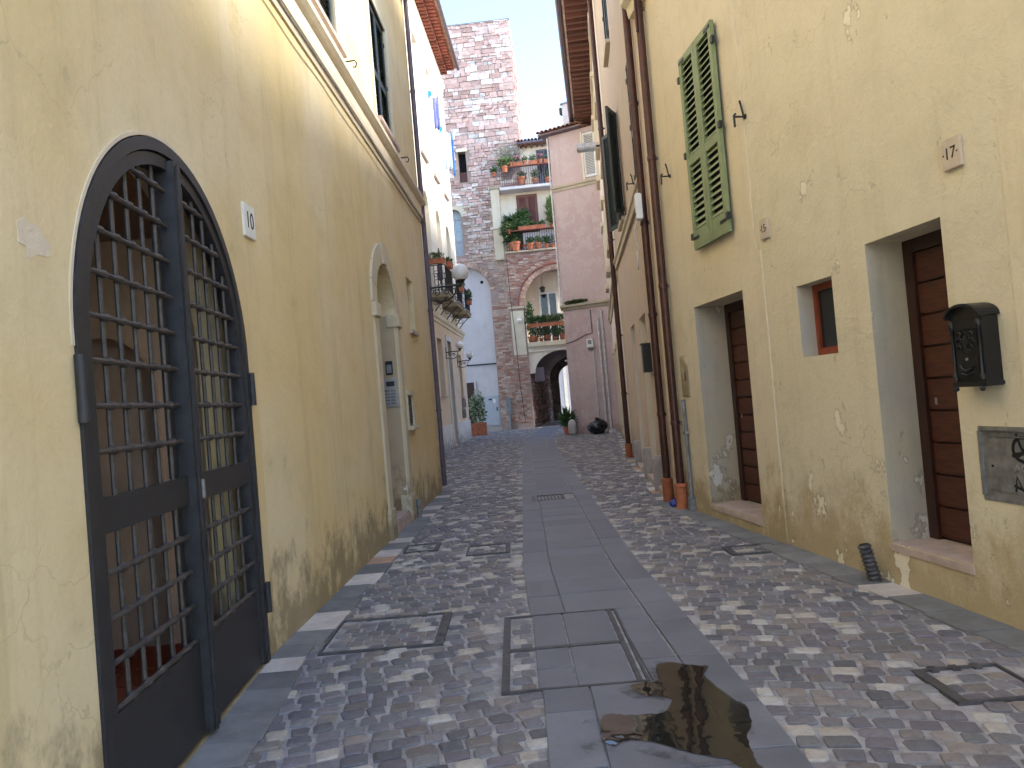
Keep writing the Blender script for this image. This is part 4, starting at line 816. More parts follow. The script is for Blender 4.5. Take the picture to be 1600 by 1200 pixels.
# ================================================================ pinkish house between the downpipes
tE = thing('pinkish_house', 'narrow pinkish beige house between the brown downpipes', 'building', E.M)
eo = [(rect(2.5, 3.4, .1, 2.88), .4), (rect(4.55, 5.6, .1, 2.85), .4), (rect(6.3, 7.05, .1, 2.8), .35), (rect(6.05, 6.95, 4.78, 6.75), .12), (rect(2.6, 3.5, 4.95, 7.0), .15), (rect(2.6, 3.5, 8.4, 10.2), .15), (rect(6.0, 6.9, 8.4, 10.2), .15)]
facade(0, 7.58, -.1, 11.5, eo).build('wall', 'plaster_beige', tE); shell(0, 7.58, 0, 7, 11.5).build('body', 'plaster_beige', tE)
MB().extr([(-.8, 11.4), (.2, 11.4), (.2, 11.65), (-.8, 11.5)], -.1, 7.6).build('eave', 'roof_board', tE)
MB().extr([(.02, 4.5), (-.05, 4.5), (-.06, 4.6), (-.09, 4.63), (-.09, 4.68), (.02, 4.7)], 0, 7.1).build('string_course', 'trim_stone', tE)
for i, (a, b, zt) in enumerate(((2.5, 3.4, 2.88), (4.55, 5.6, 2.85), (6.3, 7.05, 2.8))):
    MB().box(a - .006, a + .004, .004, .4, .1, zt).build('jamb_face', 'plaster_house' if i < 2 else 'trim_stone', tE)  # paler colour on the first two doors' far jambs stands in for lit faces
    dr = MB().box(a, b, .34, .4, .1, zt).build('door', ['plaster_far', 'plaster_far', 'door_frame_wood'][i], tE); MB().box(a + .1, b - .1, .325, .34, .3, 1.2).build('panel', ['plaster_far', 'plaster_far', 'door_wood'][i], dr, bev=.01); MB().box(a + .1, b - .1, .325, .34, 1.35, zt - .15).build('panel', ['plaster_far', 'plaster_far', 'door_wood'][i], dr, bev=.01)
    MB().box(a - .05, b + .05, -.1, .35, -.05, .1).build('doorstep', 'sill_stone', tE, bev=.01); MB().box(a - .14, a - .02, -.14, .02, 0, .55).build('guard_stone', 'plaster_white', tE, bev=.02)
shutter(tE, 6.05, 6.95, 4.8, 6.73, -.01, 'shutter_dark', mid=5.6, iron='iron_black')
for a, b, z0, z1 in ((2.6, 3.5, 4.95, 7.0), (2.6, 3.5, 8.4, 10.2), (6.0, 6.9, 8.4, 10.2)): MB().box(a, b, .13, .15, z0, z1).build('pane', 'glass_dark', tE); MB().box(a - .1, b + .1, -.09, .1, z0 - .07, z0).build('window_sill', 'trim_stone', tE)
for hx, an in ((2.6, R(-156)), (3.5, R(-24))): shutter(tE, 0, .46, 4.97, 6.98, -.02, 'shutter_dark', leafs=1, M=Matrix.Translation((hx, -.03, 0)) @ Matrix.Rotation(an, 4, 'Z'))
for z0 in (8.4,):
    for a in (2.6, 6.0): shutter(tE, a, a + .9, z0, 10.2, -.02, 'shutter_dark', iron='iron_black')
t = thing('letter_box', 'black letter box on the pinkish house by the twin downpipes', 'letter box', E.at(5.95, 0, 1.86)); MB().box(-.13, .13, -.13, 0, 0, .44).build('body', 'cast_black', t, bev=.008); MB().box(-.1, .1, -.14, -.13, .33, .36).build('slot', 'pipe_grey', t); MB().box(-.14, .14, -.15, 0, .44, .46).build('lid', 'cast_black', t)
stay('black iron shutter stay under the closed dark shutters by the downpipes', E, 5.75, 4.95); stay('black iron shutter stay under the open dark shutter leaves', E, 3.9, 4.9)
# ================================================================ far right house with the deep wooden eave
tF = thing('far_cream_house', 'pale house with deep raftered wooden eave beyond the lone downpipe', 'building', F.M)
fo = [(rect(1.2, 2.2, .1, 3.0), .3), (rect(4.0, 5.1, .1, 3.0), .3), (rect(7.6, 8.6, .1, 3.0), .3)] + [(rect(s, s + 1.0, z, z + 2.0), .16) for s in (1.2, 4.9, 8.6) for z in (5.6, 9.6)]
facade(0, 11.78, -.1, 12.75, fo).build('wall', 'plaster_far', tF); shell(0, 11.78, 0, 7, 12.75).build('body', 'plaster_far', tF)
MB().extr([(.02, 4.3), (-.05, 4.3), (-.07, 4.42), (-.12, 4.46), (-.12, 4.52), (.02, 4.56)], 0, 11.6).build('string_course', 'trim_stone', tF)
for s in (1.2, 4.9, 8.6):
    for z in (5.6, 9.6):
        MB().box(s - .16, s + 1.16, -.14, .02, z - .2, z).build('window_sill', 'trim_stone', tF, bev=.02); MB().box(s - .14, s, -.05, .02, z, z + 2.1).box(s + 1, s + 1.14, -.05, .02, z, z + 2.1).box(s - .2, s + 1.2, -.12, .02, z + 2.1, z + 2.24).build('window_surround', 'trim_pale', tF)
        if z < 9: shutter(tF, s, s + 1.0, z + .02, z + 1.98, .02, 'shutter_white', mid=z + .9)
        else: window(tF, rect(s, s + 1, z, z + 2), .14, frame='shutter_white', sill=False)
for a, b in ((1.2, 2.2), (4.0, 5.1), (7.6, 8.6)):
    dr = MB().box(a, b, .24, .3, .1, 3.0).build('door', 'shutter_brown', tF); MB().box(a + .12, b - .12, .225, .24, .3, 2.8).build('panel', 'shutter_brown', dr, bev=.02)
    MB().box(a - .16, a, -.04, .05, 0, 3.0).box(b, b + .16, -.04, .05, 0, 3.0).box(a - .2, b + .2, -.06, .05, 3.0, 3.2).build('door_surround', 'trim_stone', tF)
rm_ = MB().box(-.055, .055, -.74, .05, 0, .13).mesh('rafter', 'wood_rafter')
for i in range(37): inst('rafter', rm_, tF, Matrix.Translation((-1.45 + i * .355, 0, 12.62)))
MB().extr([(-.8, 12.76), (.3, 12.76), (.3, 12.8), (-.8, 12.8)], -1.6, 11.78).build('eave_boards', 'roof_board', tF); MB().extr([(-.86, 12.805), (.5, 12.805), (.5, 13.15), (-.86, 12.88)], -1.65, 11.85).build('roof', 'terracotta_roof', tF)
MB().box(-1.6, 11.78, -.06, .0, 12.3, 12.6).build('wall_plate', 'trim_stone', tF); MB().tube([(-1.65, -.9, 12.78), (11.9, -.9, 12.78)], .085, 10).build('gutter', 'pipe_violet', tF, smooth=True)
t = thing('floodlight', 'white box floodlight on an arm high on the far right house', 'floodlight', F.at(9.6, 0, 8.2)); MB().box(-.16, .16, -.72, -.2, 0, .16).build('housing', 'pipe_pale', t, bev=.02); MB().tube([(0, 0, .08), (0, -.22, .08)], .03, 8).build('arm', 'iron_black', t); MB().box(-.13, .13, -.68, -.26, -.012, 0).build('lens', 'glass_sky', t)
for i, (s, z) in enumerate(((10.9, 8.6), (10.6, 7.5))): stay('iron bracket on the far right house, ' + ['upper', 'lower'][i] + ' one beside the lone downpipe', F, s, z)
# ================================================================ pink building closing the right side
tP = thing('pink_building', 'flaking pink building jutting into the street at the far right', 'building', G.M)
facade(0, 2.12, -.1, 12.35, [(rect(1.47, 2.0, 10.3, 12.15), .1)]).build('wall', 'plaster_pink', tP)
pb = MB(); pb.add([(0, 0, -.1), (1.2, 10, -.1), (1.2, 10, 12.35), (0, 0, 12.35), (2.12, 0, 12.35), (2.6, 10, 12.35), (2.12, 0, -.1), (2.6, 10, -.1)], [(0, 3, 2, 1), (3, 4, 5, 2), (6, 7, 5, 4), (1, 2, 5, 7)]); pb.build('body', 'plaster_pink', tP)
MB().extr([(.02, 10.0), (-.04, 10.0), (-.05, 10.1), (-.1, 10.13), (-.1, 10.22), (.02, 10.26)], -.04, 2.1).build('string_course', 'ledge_moss', tP)
MB().extr([(.02, 5.08), (-.05, 5.08), (-.08, 5.16), (-.16, 5.2), (-.16, 5.28), (.02, 5.34)], -.06, 2.1).build('mossy_ledge', 'ledge_moss', tP)
o = foliage((.62, -.1, 5.38), (.55, .08, .09), 700, .09, random.Random(4), .5).build('moss', 'moss', tP); stuff(o)
shutter(tP, 1.47, 2.0, 10.32, 12.13, .0, 'shutter_white', leafs=1)
MB().box(1.4, 1.47, -.03, .05, 10.25, 12.2).box(2.0, 2.08, -.03, .05, 10.25, 12.2).build('window_surround', 'trim_pale', tP)
MB().extr([(-.3, 12.36), (.4, 12.36), (.4, 12.5), (-.3, 12.42)], -.35, 1.5).build('eave_board', 'pipe_violet', tP)
def tile_mesh(L, r=.09):
    n = 8; vs = []
    for y, k in ((0, 1.0), (L, .82)):
        for rr in (r * k, (r - .018) * k):
            for i in range(n + 1): a = math.pi * i / n; vs.append((rr * math.cos(a), y, rr * math.sin(a)))
    m = n + 1; f = []
    for i in range(n): f += [(i, i + 1, 2 * m + i + 1, 2 * m + i), (m + i + 1, m + i, 3 * m + i, 3 * m + i + 1), (i + 1, i, m + i, m + i + 1)]
    return MB().add(vs, f).mesh('roof_tile', 'terracotta_roof', smooth=True)
tl = tile_mesh(.5)
for i in range(10):
    for j in range(3): inst('roof_tile', tl, tP, Matrix.Translation((-.3 + i * .19, -.36 + j * .42, 12.45 + j * .13 + .01 * (i % 2))) @ Matrix.Rotation(R(15), 4, 'X'))
MB().extr([(-.3, 12.43), (3, 13.3), (3, 12.4), (-.3, 12.4)], -.34, 1.55).build('roof', 'terracotta_roof', tP)
ch = thing('chimney', 'white chimney with dark cowl behind the pink building roof', 'chimney', G.at(.65, .9, 12.5)); MB().box(-.22, .22, -.2, .2, 0, 1.3).build('stack', 'plaster_white', ch, bev=.01)
MB().box(-.28, .28, -.26, .26, 1.3, 1.36).build('cap', 'pipe_grey', ch); MB().tube([(.12, 0, 1.36), (.12, 0, 1.55)] + [(.12 + .1 - .1 * math.cos(i * .5), 0, 1.55 + .1 * math.sin(i * .5)) for i in range(1, 7)], .035, 8).build('cowl_pipe', 'iron_black', ch); MB().box(-.4, -.28, -.1, .1, .95, 1.25).build('vent', 'iron_black', ch, bev=.02)
downpipe('thin pale downpipe on the left edge of the pink building', G.at(-.05, -.02, 0), .035, 12.3, 'pipe_pale', sleeve=False, joints=(3, 6, 9), z0=5.3, group=None)
for i, (s, z1, r) in enumerate(((1.2, 3.3, .03), (1.5, 4.6, .045), (1.68, 4.9, .04))): downpipe(['thin pale conduit nearest the meter box on the pink building', 'middle pale pipe at the right edge of the pink building', 'rightmost pale pipe in the corner of the pink building'][i], G.at(s, -.06, 0), r, z1, 'pipe_pale', sleeve=False, joints=(1.0, 2.4), group=None)
t = thing('meter_box', 'small white meter box on the pink building', 'meter box', G.at(1.1, 0, 3.45)); MB().box(-.14, .14, -.13, 0, 0, .36).build('case', 'plastic_white', t, bev=.015); MB().box(-.08, .08, -.138, -.13, .14, .3).build('window', 'pipe_grey', t); MB().tube([(-.1, -.06, 0), (-.05, -.08, -.1), (.06, -.08, -.1), (.1, -.06, 0)], .012, 6).build('cable_loop', 'iron_black', t)
o = MB().tube([(0, -.02, 3.72), (.4, -.02, 3.8), (.9, -.02, 4.0), (1.2, -.02, 4.02), (1.2, -.02, 5.0)], .014, 6).build('cable', 'iron_black', None, G.M); tag(o, 'dark cable crossing the pink wall below the mossy ledge', 'cable')
# ================================================================ end of the street: stone tower
rg = random.Random(31)
tT = thing('stone_tower', 'tall pinkish rough stone tower closing the end of the street', 'tower', T.at(0, 0, 0)); TZ = 22.62; TS = 6.48
slot = rect(3.07, 3.5, 13.85, 15.55); aw = arch(2.1, 2.98, 9.8, 11.95, 12); LA = arch(1.55, 4.25, 0.0, 7.75, 22)
facade(.4, 5.2, -.1, 9.3, [(LA, .25)]).build('lower_wall', 'mortar_wall', tT); facade(.4, TS, 9.3, TZ, [(slot, .45), (aw, .35)]).build('wall', 'mortar_wall', tT)
shell(.4, TS, 0, 6.3, TZ, 9.2).build('body', 'mortar_wall', tT); shell(.4, 5.2, 0, 6.3, 9.3).build('body', 'mortar_wall', tT)
MB().box(.3, TS + .06, -.06, 6.4, TZ, TZ + .07).build('coping', 'pipe_grey', tT)
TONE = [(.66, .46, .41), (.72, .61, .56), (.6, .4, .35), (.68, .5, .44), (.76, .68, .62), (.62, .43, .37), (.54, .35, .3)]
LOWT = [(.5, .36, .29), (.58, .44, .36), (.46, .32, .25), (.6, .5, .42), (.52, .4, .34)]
def inq(s0, s1, z0, z1, q, m=.03):
    xs = [p[0] for p in q]; zs = [p[1] for p in q]; return s1 > min(xs) - m and s0 < max(xs) + m and z1 > min(zs) - m and z0 < max(zs) + m
stones = []
def stone_box(s0, s1, z0, z1, y, pal, jit):
    j = lambda: rg.uniform(-jit, jit); f = y - rg.uniform(.02, .09); c = scl(rg.choice(pal), rg.uniform(.82, 1.15))
    vs = [(s0 + j(), f + j() * .5, z0 + j()), (s1 + j(), f + j() * .5, z0 + j()), (s1 + j(), f + j() * .5, z1 + j()), (s0 + j(), f + j() * .5, z1 + j()), (s0, y + .02, z0), (s1, y + .02, z0), (s1, y + .02, z1), (s0, y + .02, z1)]
    return vs, [(0, 1, 2, 3), (0, 4, 5, 1), (1, 5, 6, 2), (2, 6, 7, 3), (3, 7, 4, 0)], c
z = 9.3
while z < TZ - .05:
    big = z > 15.5 and rg.random() < .6; h = rg.uniform(.2, .31) if big else rg.uniform(.12, .22); h = min(h, TZ - z); s = 1.0; e = TS if z > 13.1 else 5.22
    while s < e:
        l = rg.uniform(.3, .8) if big else rg.uniform(.18, .48); s1 = min(e, s + l)
        if e - s1 < .18: s1 = e
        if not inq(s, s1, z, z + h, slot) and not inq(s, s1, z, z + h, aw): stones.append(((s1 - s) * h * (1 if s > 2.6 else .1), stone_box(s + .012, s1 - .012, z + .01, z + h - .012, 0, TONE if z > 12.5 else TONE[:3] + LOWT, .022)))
        s = s1
    z += h
stones.sort(key=lambda q: -q[0])
for a, q in stones[:300]: MB().add(*q).build('stone', 'masonry', tT)
mb = MB()
for a, q in stones[300:]: mb.add(*q)
z = 14.5
while z < TZ - .05:                                            # right flank of the tower
    h = min(rg.uniform(.18, .34), TZ - z); y = 0
    while y < 6.3:
        y1 = min(6.3, y + rg.uniform(.3, .8)); vs, fs, c = stone_box(y + .012, y1 - .012, z + .01, z + h - .012, 0, TONE, .012)
        mb.add([(TS - v[1], v[0], v[2]) for v in vs], [f[::-1] for f in fs], c); y = y1
    z += h
bricks = MB(); BR = [(.42, .23, .17), (.48, .29, .22), (.38, .2, .15), (.52, .36, .28), (.45, .3, .25), (.55, .42, .35)]
def brick_area(s0, s1, z0, z1, y, skip, hb=.085, lb=.27, pal=BR):
    z = z0; r = 0
    while z < z1 - .02:
        s = s0 - (r % 2) * lb * .5; h = hb * rg.uniform(.85, 1.2)
        while s < s1:
            l = lb * rg.uniform(.75, 1.25); a, b = max(s, s0), min(s + l, s1); s += l
            if b - a < .05 or skip(a, b, z, z + h): continue
            vs, fs, c = stone_box(a + .008, b - .008, z + .008, min(z + h, z1) - .008, y, pal, .005)
            bricks.add([(v[0], y - (y - v[1]) * .5, v[2]) for v in vs], fs, c)
        z += h; r += 1
def in_arch(a, b, z0, z1, c, r, zs):
    for s in (a, b):
        for z in (z0, z1):
            if (z < zs and abs(s - c) < r - (.29 if r > 2 else 0)) or (z >= zs and (s - c) ** 2 + (z - zs) ** 2 < r * r): return True
    return False
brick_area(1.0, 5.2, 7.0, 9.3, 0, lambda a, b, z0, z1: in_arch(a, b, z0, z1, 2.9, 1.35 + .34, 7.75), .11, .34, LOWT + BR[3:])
brick_area(4.27, 5.2, 0.35, 7.0, 0, lambda a, b, z0, z1: False, .1, .3, BR + LOWT[:2])
o = mb.build('small_stones', 'masonry', tT); stuff(o)
o = bricks.build('bricks', 'brickwork', tT); stuff(o)
vm = None
for i in range(26):
    a0 = math.pi * i / 26; a1 = math.pi * (i + 1) / 26; ring(2.9, 7.75, 1.36, 1.36 + .3 * rg.uniform(.9, 1.1), a0 + .008, a1 - .008, -.05, .05, 1).build('arch_brick', 'arch_brick', tT)
MB().prism(arch(1.5, 4.3, -.1, 7.75, 20), .24, .3).build('arch_infill', 'plaster_white', tT); MB().box(1.6, 4.24, .215, .245, 0, 3.7).build('infill_lower', 'plaster_white', tT)
MB().lathe([(.09, 0), (.09, .02)], 14).build('vent_hole', 'dark_void', tT, Matrix.Translation((*[T.sz(752, 440)[0], .25], T.sz(752, 440)[1])) @ UPRIGHT)
MB().box(2.4, 2.92, .15, .22, 0, 2.75).build('door', 'door_frame_wood', tT); MB().box(2.9, 3.0, .12, .23, 0, 2.8).build('door_jamb', 'plaster_white', tT)
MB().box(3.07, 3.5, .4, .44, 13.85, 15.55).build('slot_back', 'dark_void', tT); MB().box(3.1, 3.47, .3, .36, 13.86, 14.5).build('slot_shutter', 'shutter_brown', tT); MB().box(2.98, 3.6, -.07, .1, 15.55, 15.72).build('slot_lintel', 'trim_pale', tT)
w = MB().prism(arch(2.1, 2.98, 9.8, 11.95, 12), .3, .34).build('arched_window', 'glass_sky', tT)
MB().box(2.1, 2.18, .25, .3, 9.8, 11.95).box(2.9, 2.98, .25, .3, 9.8, 11.95).box(2.18, 2.9, .25, .3, 11.85, 11.97).box(2.18, 2.9, .25, .3, 10.6, 10.72).box(2.5, 2.58, .26, .3, 9.8, 11.85).build('window_frame', 'cabinet_grey', w)
MB().box(2.2, 2.5, .28, .299, 9.82, 10.58).box(2.58, 2.88, .28, .299, 9.82, 10.58).build('lower_panel', 'cabinet_grey', w)
for i in range(14): a0 = math.pi * i / 14; ring(2.54, 11.95, .45, .8, a0 + .01, a0 + math.pi / 14 - .01, -.04, .05, 1).build('arch_stone', 'trim_pale', tT)
MB().box(4.72, 5.2, -.35, .0, 11.0, 13.2).build('buttress', 'trim_pale', tT, bev=.03); MB().box(4.66, 5.24, -.4, .0, 13.2, 13.32).build('buttress_cap', 'ledge_moss', tT); MB().box(4.7, 5.22, -.3, .0, 9.3, 11.0).build('buttress_foot', 'trim_stone', tT, bev=.03)
# ================================================================ flower-decked house over the passage
tH = thing('balcony_house', 'brick house with plant-filled balconies built over the arched passage', 'building', T.at(0, -.5, 0)); RC, RR, RZ = 7.9, 1.82, 6.65
facade(5.2, 10, -.1, 9.55, [(arch(6.08, 9.72, 0.0, RZ, 26), .45)]).build('wall', 'mortar_wall', tH)
hb = MB(); hb.add([(5.2, 0, -.1), (5.2, .5, -.1), (5.2, .5, 9.55), (5.2, 0, 9.55), (10, 0, 9.55), (10, 1.5, 9.55), (5.2, 1.5, 9.55)], [(0, 1, 2, 3), (3, 6, 5, 4)]); hb.build('wall_return', 'mortar_wall', tH)
bricks = MB(); brick_area(5.22, 9.0, .3, 9.5, 0, lambda a, b, z0, z1: in_arch(a, b, z0, z1, RC, RR + .3, RZ) or (b > 5.3 and a < 6.0 and z1 > 4.0 and z0 < 6.66), .088, .27); o = bricks.build('bricks', 'brickwork', tH); stuff(o)
for i in range(30):
    a0 = math.pi * i / 30; ring(RC, RZ, RR + .01, RR + .27, a0 + .006, a0 + math.pi / 30 - .006, -.07, .02, 1).build('arch_brick', 'arch_brick', tH)
ring(RC, RZ, RR + .28, RR + .35, 0, math.pi, -.1, .02, 30).build('arch_moulding', 'corbel_brick', tH)
MB().box(5.2, 6.05, -.06, .02, RZ - .12, RZ).build('impost', 'trim_stone', tH); MB().box(5.3, 6.0, -.035, .02, 4.0, 6.4).build('plaster_strip', 'trim_pale', tH)
# loggia in the arch
MB().box(6.1, 9.72, -.35, 1.6, 4.36, 4.6).build('loggia_slab', 'trim_stone', tH, bev=.02)
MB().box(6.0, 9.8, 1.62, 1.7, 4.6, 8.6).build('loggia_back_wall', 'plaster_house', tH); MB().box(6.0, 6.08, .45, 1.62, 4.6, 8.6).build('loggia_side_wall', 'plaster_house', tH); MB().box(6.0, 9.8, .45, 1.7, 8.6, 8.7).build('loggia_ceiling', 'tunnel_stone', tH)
fw = MB().box(6.85, 6.95, 1.55, 1.62, 4.6, 7.5).box(7.8, 7.9, 1.55, 1.62, 4.6, 7.5).box(6.95, 7.8, 1.55, 1.62, 7.4, 7.5).box(7.33, 7.43, 1.54, 1.62, 4.6, 7.4).build('french_window', 'shutter_white', tH)
for a in (6.95, 7.43): MB().box(a, a + .38, 1.59, 1.61, 4.6, 7.4).build('pane', 'glass_dark', fw)
def railing(parent, s0, s1, y, z0, h, pitch=.13, mat='iron_black', ends=True):
    m = MB(); n = int((s1 - s0) / pitch)
    for i in range(n + 1): x = s0 + (s1 - s0) * i / n; m.tube([(x, y, z0), (x, y, z0 + h)], .012, 5)
    m.tube([(s0, y, z0 + h), (s1, y, z0 + h)], .022, 6); m.tube([(s0, y, z0 + .08), (s1, y, z0 + .08)], .014, 6)
    if ends: m.tube([(s0, y, z0 + h), (s0, y + .6, z0 + h)], .022, 6)
    return m.build('railing', mat, parent)
railing(tH, 6.15, 9.6, -.3, 4.6, .95)
MB().box(6.1, 9.72, -.0, .02, 4.1, 4.36).build('lintel_band', 'plaster_house', tH)
MB().prism([(6.06, 2.95), (6.36, 2.95)] + [(7.83 - 1.47 * math.cos(math.pi * i / 20), 2.95 + 1.147 * math.sin(math.pi * i / 20)) for i in range(1, 20)] + [(9.3, 2.95), (9.74, 2.95), (9.74, 4.36), (6.06, 4.36)], .12, .42).build('passage_front', 'plaster_house', tH)
tv = MB(); pr = [(9.73, 0)] + [(7.9 + 1.83 * math.cos(math.pi * i / 16), 2.75 + 1.5 * math.sin(math.pi * i / 16)) for i in range(17)] + [(6.07, 0)]
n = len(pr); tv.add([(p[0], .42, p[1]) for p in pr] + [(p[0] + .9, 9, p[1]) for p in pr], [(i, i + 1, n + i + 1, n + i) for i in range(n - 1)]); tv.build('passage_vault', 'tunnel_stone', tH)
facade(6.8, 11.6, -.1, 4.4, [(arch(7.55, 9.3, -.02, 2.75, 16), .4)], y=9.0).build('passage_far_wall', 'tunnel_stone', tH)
ts = MB(); rg5 = random.Random(55); zz = .05
while zz < 3.0:
    hh = rg5.uniform(.16, .3); yy = .5
    while yy < 8.8:
        ll = rg5.uniform(.25, .6); x0 = 6.07 + .9 * (yy - .42) / 8.58; x1 = 6.07 + .9 * (yy + ll - .42) / 8.58; o1 = rg5.uniform(.02, .08)
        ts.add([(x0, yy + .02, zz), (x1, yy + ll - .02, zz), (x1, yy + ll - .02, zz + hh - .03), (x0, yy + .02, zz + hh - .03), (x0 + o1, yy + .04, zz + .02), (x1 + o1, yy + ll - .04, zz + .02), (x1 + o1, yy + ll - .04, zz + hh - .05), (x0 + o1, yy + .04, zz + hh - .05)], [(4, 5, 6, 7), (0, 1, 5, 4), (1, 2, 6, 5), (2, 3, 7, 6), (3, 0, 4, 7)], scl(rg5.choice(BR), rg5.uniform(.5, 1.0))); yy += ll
    zz += hh
stuff(ts.build('passage_stones', 'masonry', tH))
o = MB().tube([(5.32, -.06, 9.3), (5.36, -.06, 7.0), (5.45, -.06, 5.0), (5.5, -.06, 2.2), (5.62, -.06, .4)], .016, 6).build('cable', 'iron_black', None, T.at(0, -.52, 0)); tag(o, 'dark cable running down the brick pier beside the white blind arch', 'cable')
t = thing('street_sign', 'dark square sign hanging inside the passage mouth', 'sign', T.at(6.55, -.2, 2.5)); MB().box(-.25, .3, -.02, .02, 0, .75).build('board', 'pipe_violet', t, bev=.01); MB().box(-.45, -.25, -.01, .01, .6, .66).build('bracket', 'iron_black', t)
t = thing('white_courtyard_house', 'bright white house glimpsed through the arched passage', 'building', T.at(6.5, 16, 0)); MB().box(-2, 9, 0, 3, 0, 6.5).build('wall', 'plaster_white', t)
for i in range(7): MB().box(.6 + i * .75, .85 + i * .75, -.14, 0, 0, 5.6).build('pilaster', 'trim_pale', t, bev=.02)
MB().box(-2, 9, -.2, 0, 5.6, 5.9).build('cornice', 'trim_pale', t)
# middle balcony (first upper floor)
MB().box(5.2, 9.5, .46, .5, 9.55, 12.95).build('upper_wall', 'plaster_house', tH); MB().box(8.2, 8.35, .3, .48, 9.55, 12.9).build('pier', 'corbel_brick', tH)
MB().box(6.1, 7.25, .42, .46, 9.85, 12.8).build('shutter_surround', 'shutter_brown', tH); shutter(tH, 6.18, 7.18, 9.9, 12.72, .37, 'shutter_brown', mid=11.2, pitch=.08)
MB().box(5.3, 8.45, -.12, .5, 9.56, 9.64).build('balcony_floor', 'trim_stone', tH); railing(tH, 5.4, 8.4, -.06, 9.64, 1.05, .13); MB().box(5.35, 8.4, -.22, .04, 10.7, 10.74).build('pot_shelf', 'corbel_brick', tH)
MB().box(6.3, 8.0, .0, .02, 9.7, 10.6).build('privacy_screen', 'plaster_white', tH)
# top balcony
MB().box(5.28, 8.5, -.35, .5, 12.95, 13.1).build('balcony_slab', 'plaster_white', tH, bev=.015); railing(tH, 5.33, 8.4, -.3, 13.1, 1.05, .12, 'pipe_violet'); MB().box(6.5, 9.5, .47, .52, 13.1, 15.6).build('top_wall', 'plaster_house', tH)
MB().box(5.9, 8.4, -.42, -.18, 14.15, 14.19).build('pot_shelf', 'corbel_brick', tH)
w = MB().box(7.4, 8.25, .42, .47, 13.2, 15.2).build('window', 'pipe_violet', tH)
for a in (7.46, 7.86): MB().box(a, a + .33, .41, .42, 13.3, 15.1).build('pane', 'glass_dark', w)
MB().extr([(-.05, 15.55), (2, 16.1), (2, 15.5), (-.05, 15.5)], 6.42, 9.3).build('roof', 'terracotta_roof', tH); MB().box(6.4, 9.3, -.12, -.05, 15.44, 15.56).build('gutter', 'pipe_violet', tH, bev=.03)
for i in range(9): MB().box(6.55 + i * .3, 6.62 + i * .3, .0, .47, 15.36, 15.49).build('rafter', 'wood_rafter', tH)
for i in range(15):
    for j in range(3): inst('roof_tile', tl, tH, Matrix.Translation((6.5 + i * .19, -.12 + j * .42, 15.6 + j * .115)) @ Matrix.Rotation(R(15), 4, 'X'))
# ---------------------------------------------------------------- plants and small things at the end of the street
P1, P2, P3 = pot_mesh(.19, .34), pot_mesh(.13, .22), pot_mesh(.26, .5); tr2 = trough_mesh(.5, .2, .2)
def HT(s, y, z): return T.at(s, -.5 + y, z)
potted('large spiky yucca at the left end of the middle balcony', HT(5.75, .12, 9.64), P3, .5, (.6, .4, .95), 420, .5, 'leaf', strap=True, stem=3, up=.2)
potted('second spiky yucca leaning over the brown shutters', HT(6.4, .15, 9.64), P1, 1.3, (.4, .3, .6), 200, .45, 'leaf', strap=True, stem=2, up=.2)
potted('yellow-green dracaena at the right end of the middle balcony', HT(7.95, .1, 10.74), P2, .22, (.28, .25, .9), 200, .45, 'leaf_light', strap=True, stem=2, up=.8)
potted('small cactus pot on the grey stand at the right of the middle balcony', HT(8.25, -.12, 10.0), P2, .22, (.12, .12, .4), 90, .16, 'leaf_light')
for i, s in enumerate((6.35, 6.85, 7.35)): potted(['left', 'middle', 'right'][i] + ' terracotta trough on the shelf of the middle balcony', HT(s, -.1, 10.74), tr2, .18, (.26, .12, .16), 110, .13, 'leaf', 'flower_trough', cat='flower pot')
potted('bushy green plant overflowing the left corner of the middle balcony shelf', HT(5.6, -.12, 10.6), P2, .2, (.4, .2, .25), 220, .16, 'leaf_light')
for i, (s, r) in enumerate(((5.9, P3), (6.7, P1), (7.1, P1), (7.55, P2), (7.9, P2))): potted(['largest terracotta pot standing', 'second terracotta pot standing', 'third terracotta pot standing', 'fourth, smaller pot standing', 'last small pot standing'][i] + ' along the foot of the middle balcony railing, counted from the left', HT(s, -.02 - .05 * (i % 2), 9.64), r, .3, (.25, .1, .25), 90, .16, 'leaf' if i % 2 else 'leaf_light', strap=i == 4)
for i, s in enumerate((6.0, 6.35, 6.75, 7.2, 7.6, 8.05)): potted(['first', 'second', 'third', 'fourth', 'fifth', 'sixth'][i] + ' pot from the left on the shelf of the top balcony', HT(s, -.3, 14.19), [P2, tr2][i % 2], .2, (.2, .13, .2), 80, .13, ['leaf_light', 'leaf'][i % 2], flowers=('flower_pink', 40) if i in (1, 4) else None)
for i, s in enumerate((6.5, 7.25, 7.95)): potted(['left', 'middle', 'right'][i] + ' large terracotta pot standing behind the top balcony railing', HT(s, -.12, 13.1), [P3, P1, P1][i], .4, (.3, .15, .28), 120, .18, 'leaf')
potted('straggly green plant at the left corner of the top balcony', HT(5.65, -.3, 13.9), P1, .3, (.42, .25, .35), 260, .2, 'leaf_light', stem=4); potted('dark green plant on a bracket outside the left end of the top balcony', HT(5.05, -.3, 13.75), P2, .2, (.22, .18, .2), 130, .14, 'leaf')
t = thing('dry_bush', 'grey leafless bush sprouting from the tower wall above the top balcony', 'bush', T.at(5.75, -.05, 14.0)); tw = MB(); r8 = random.Random(8)
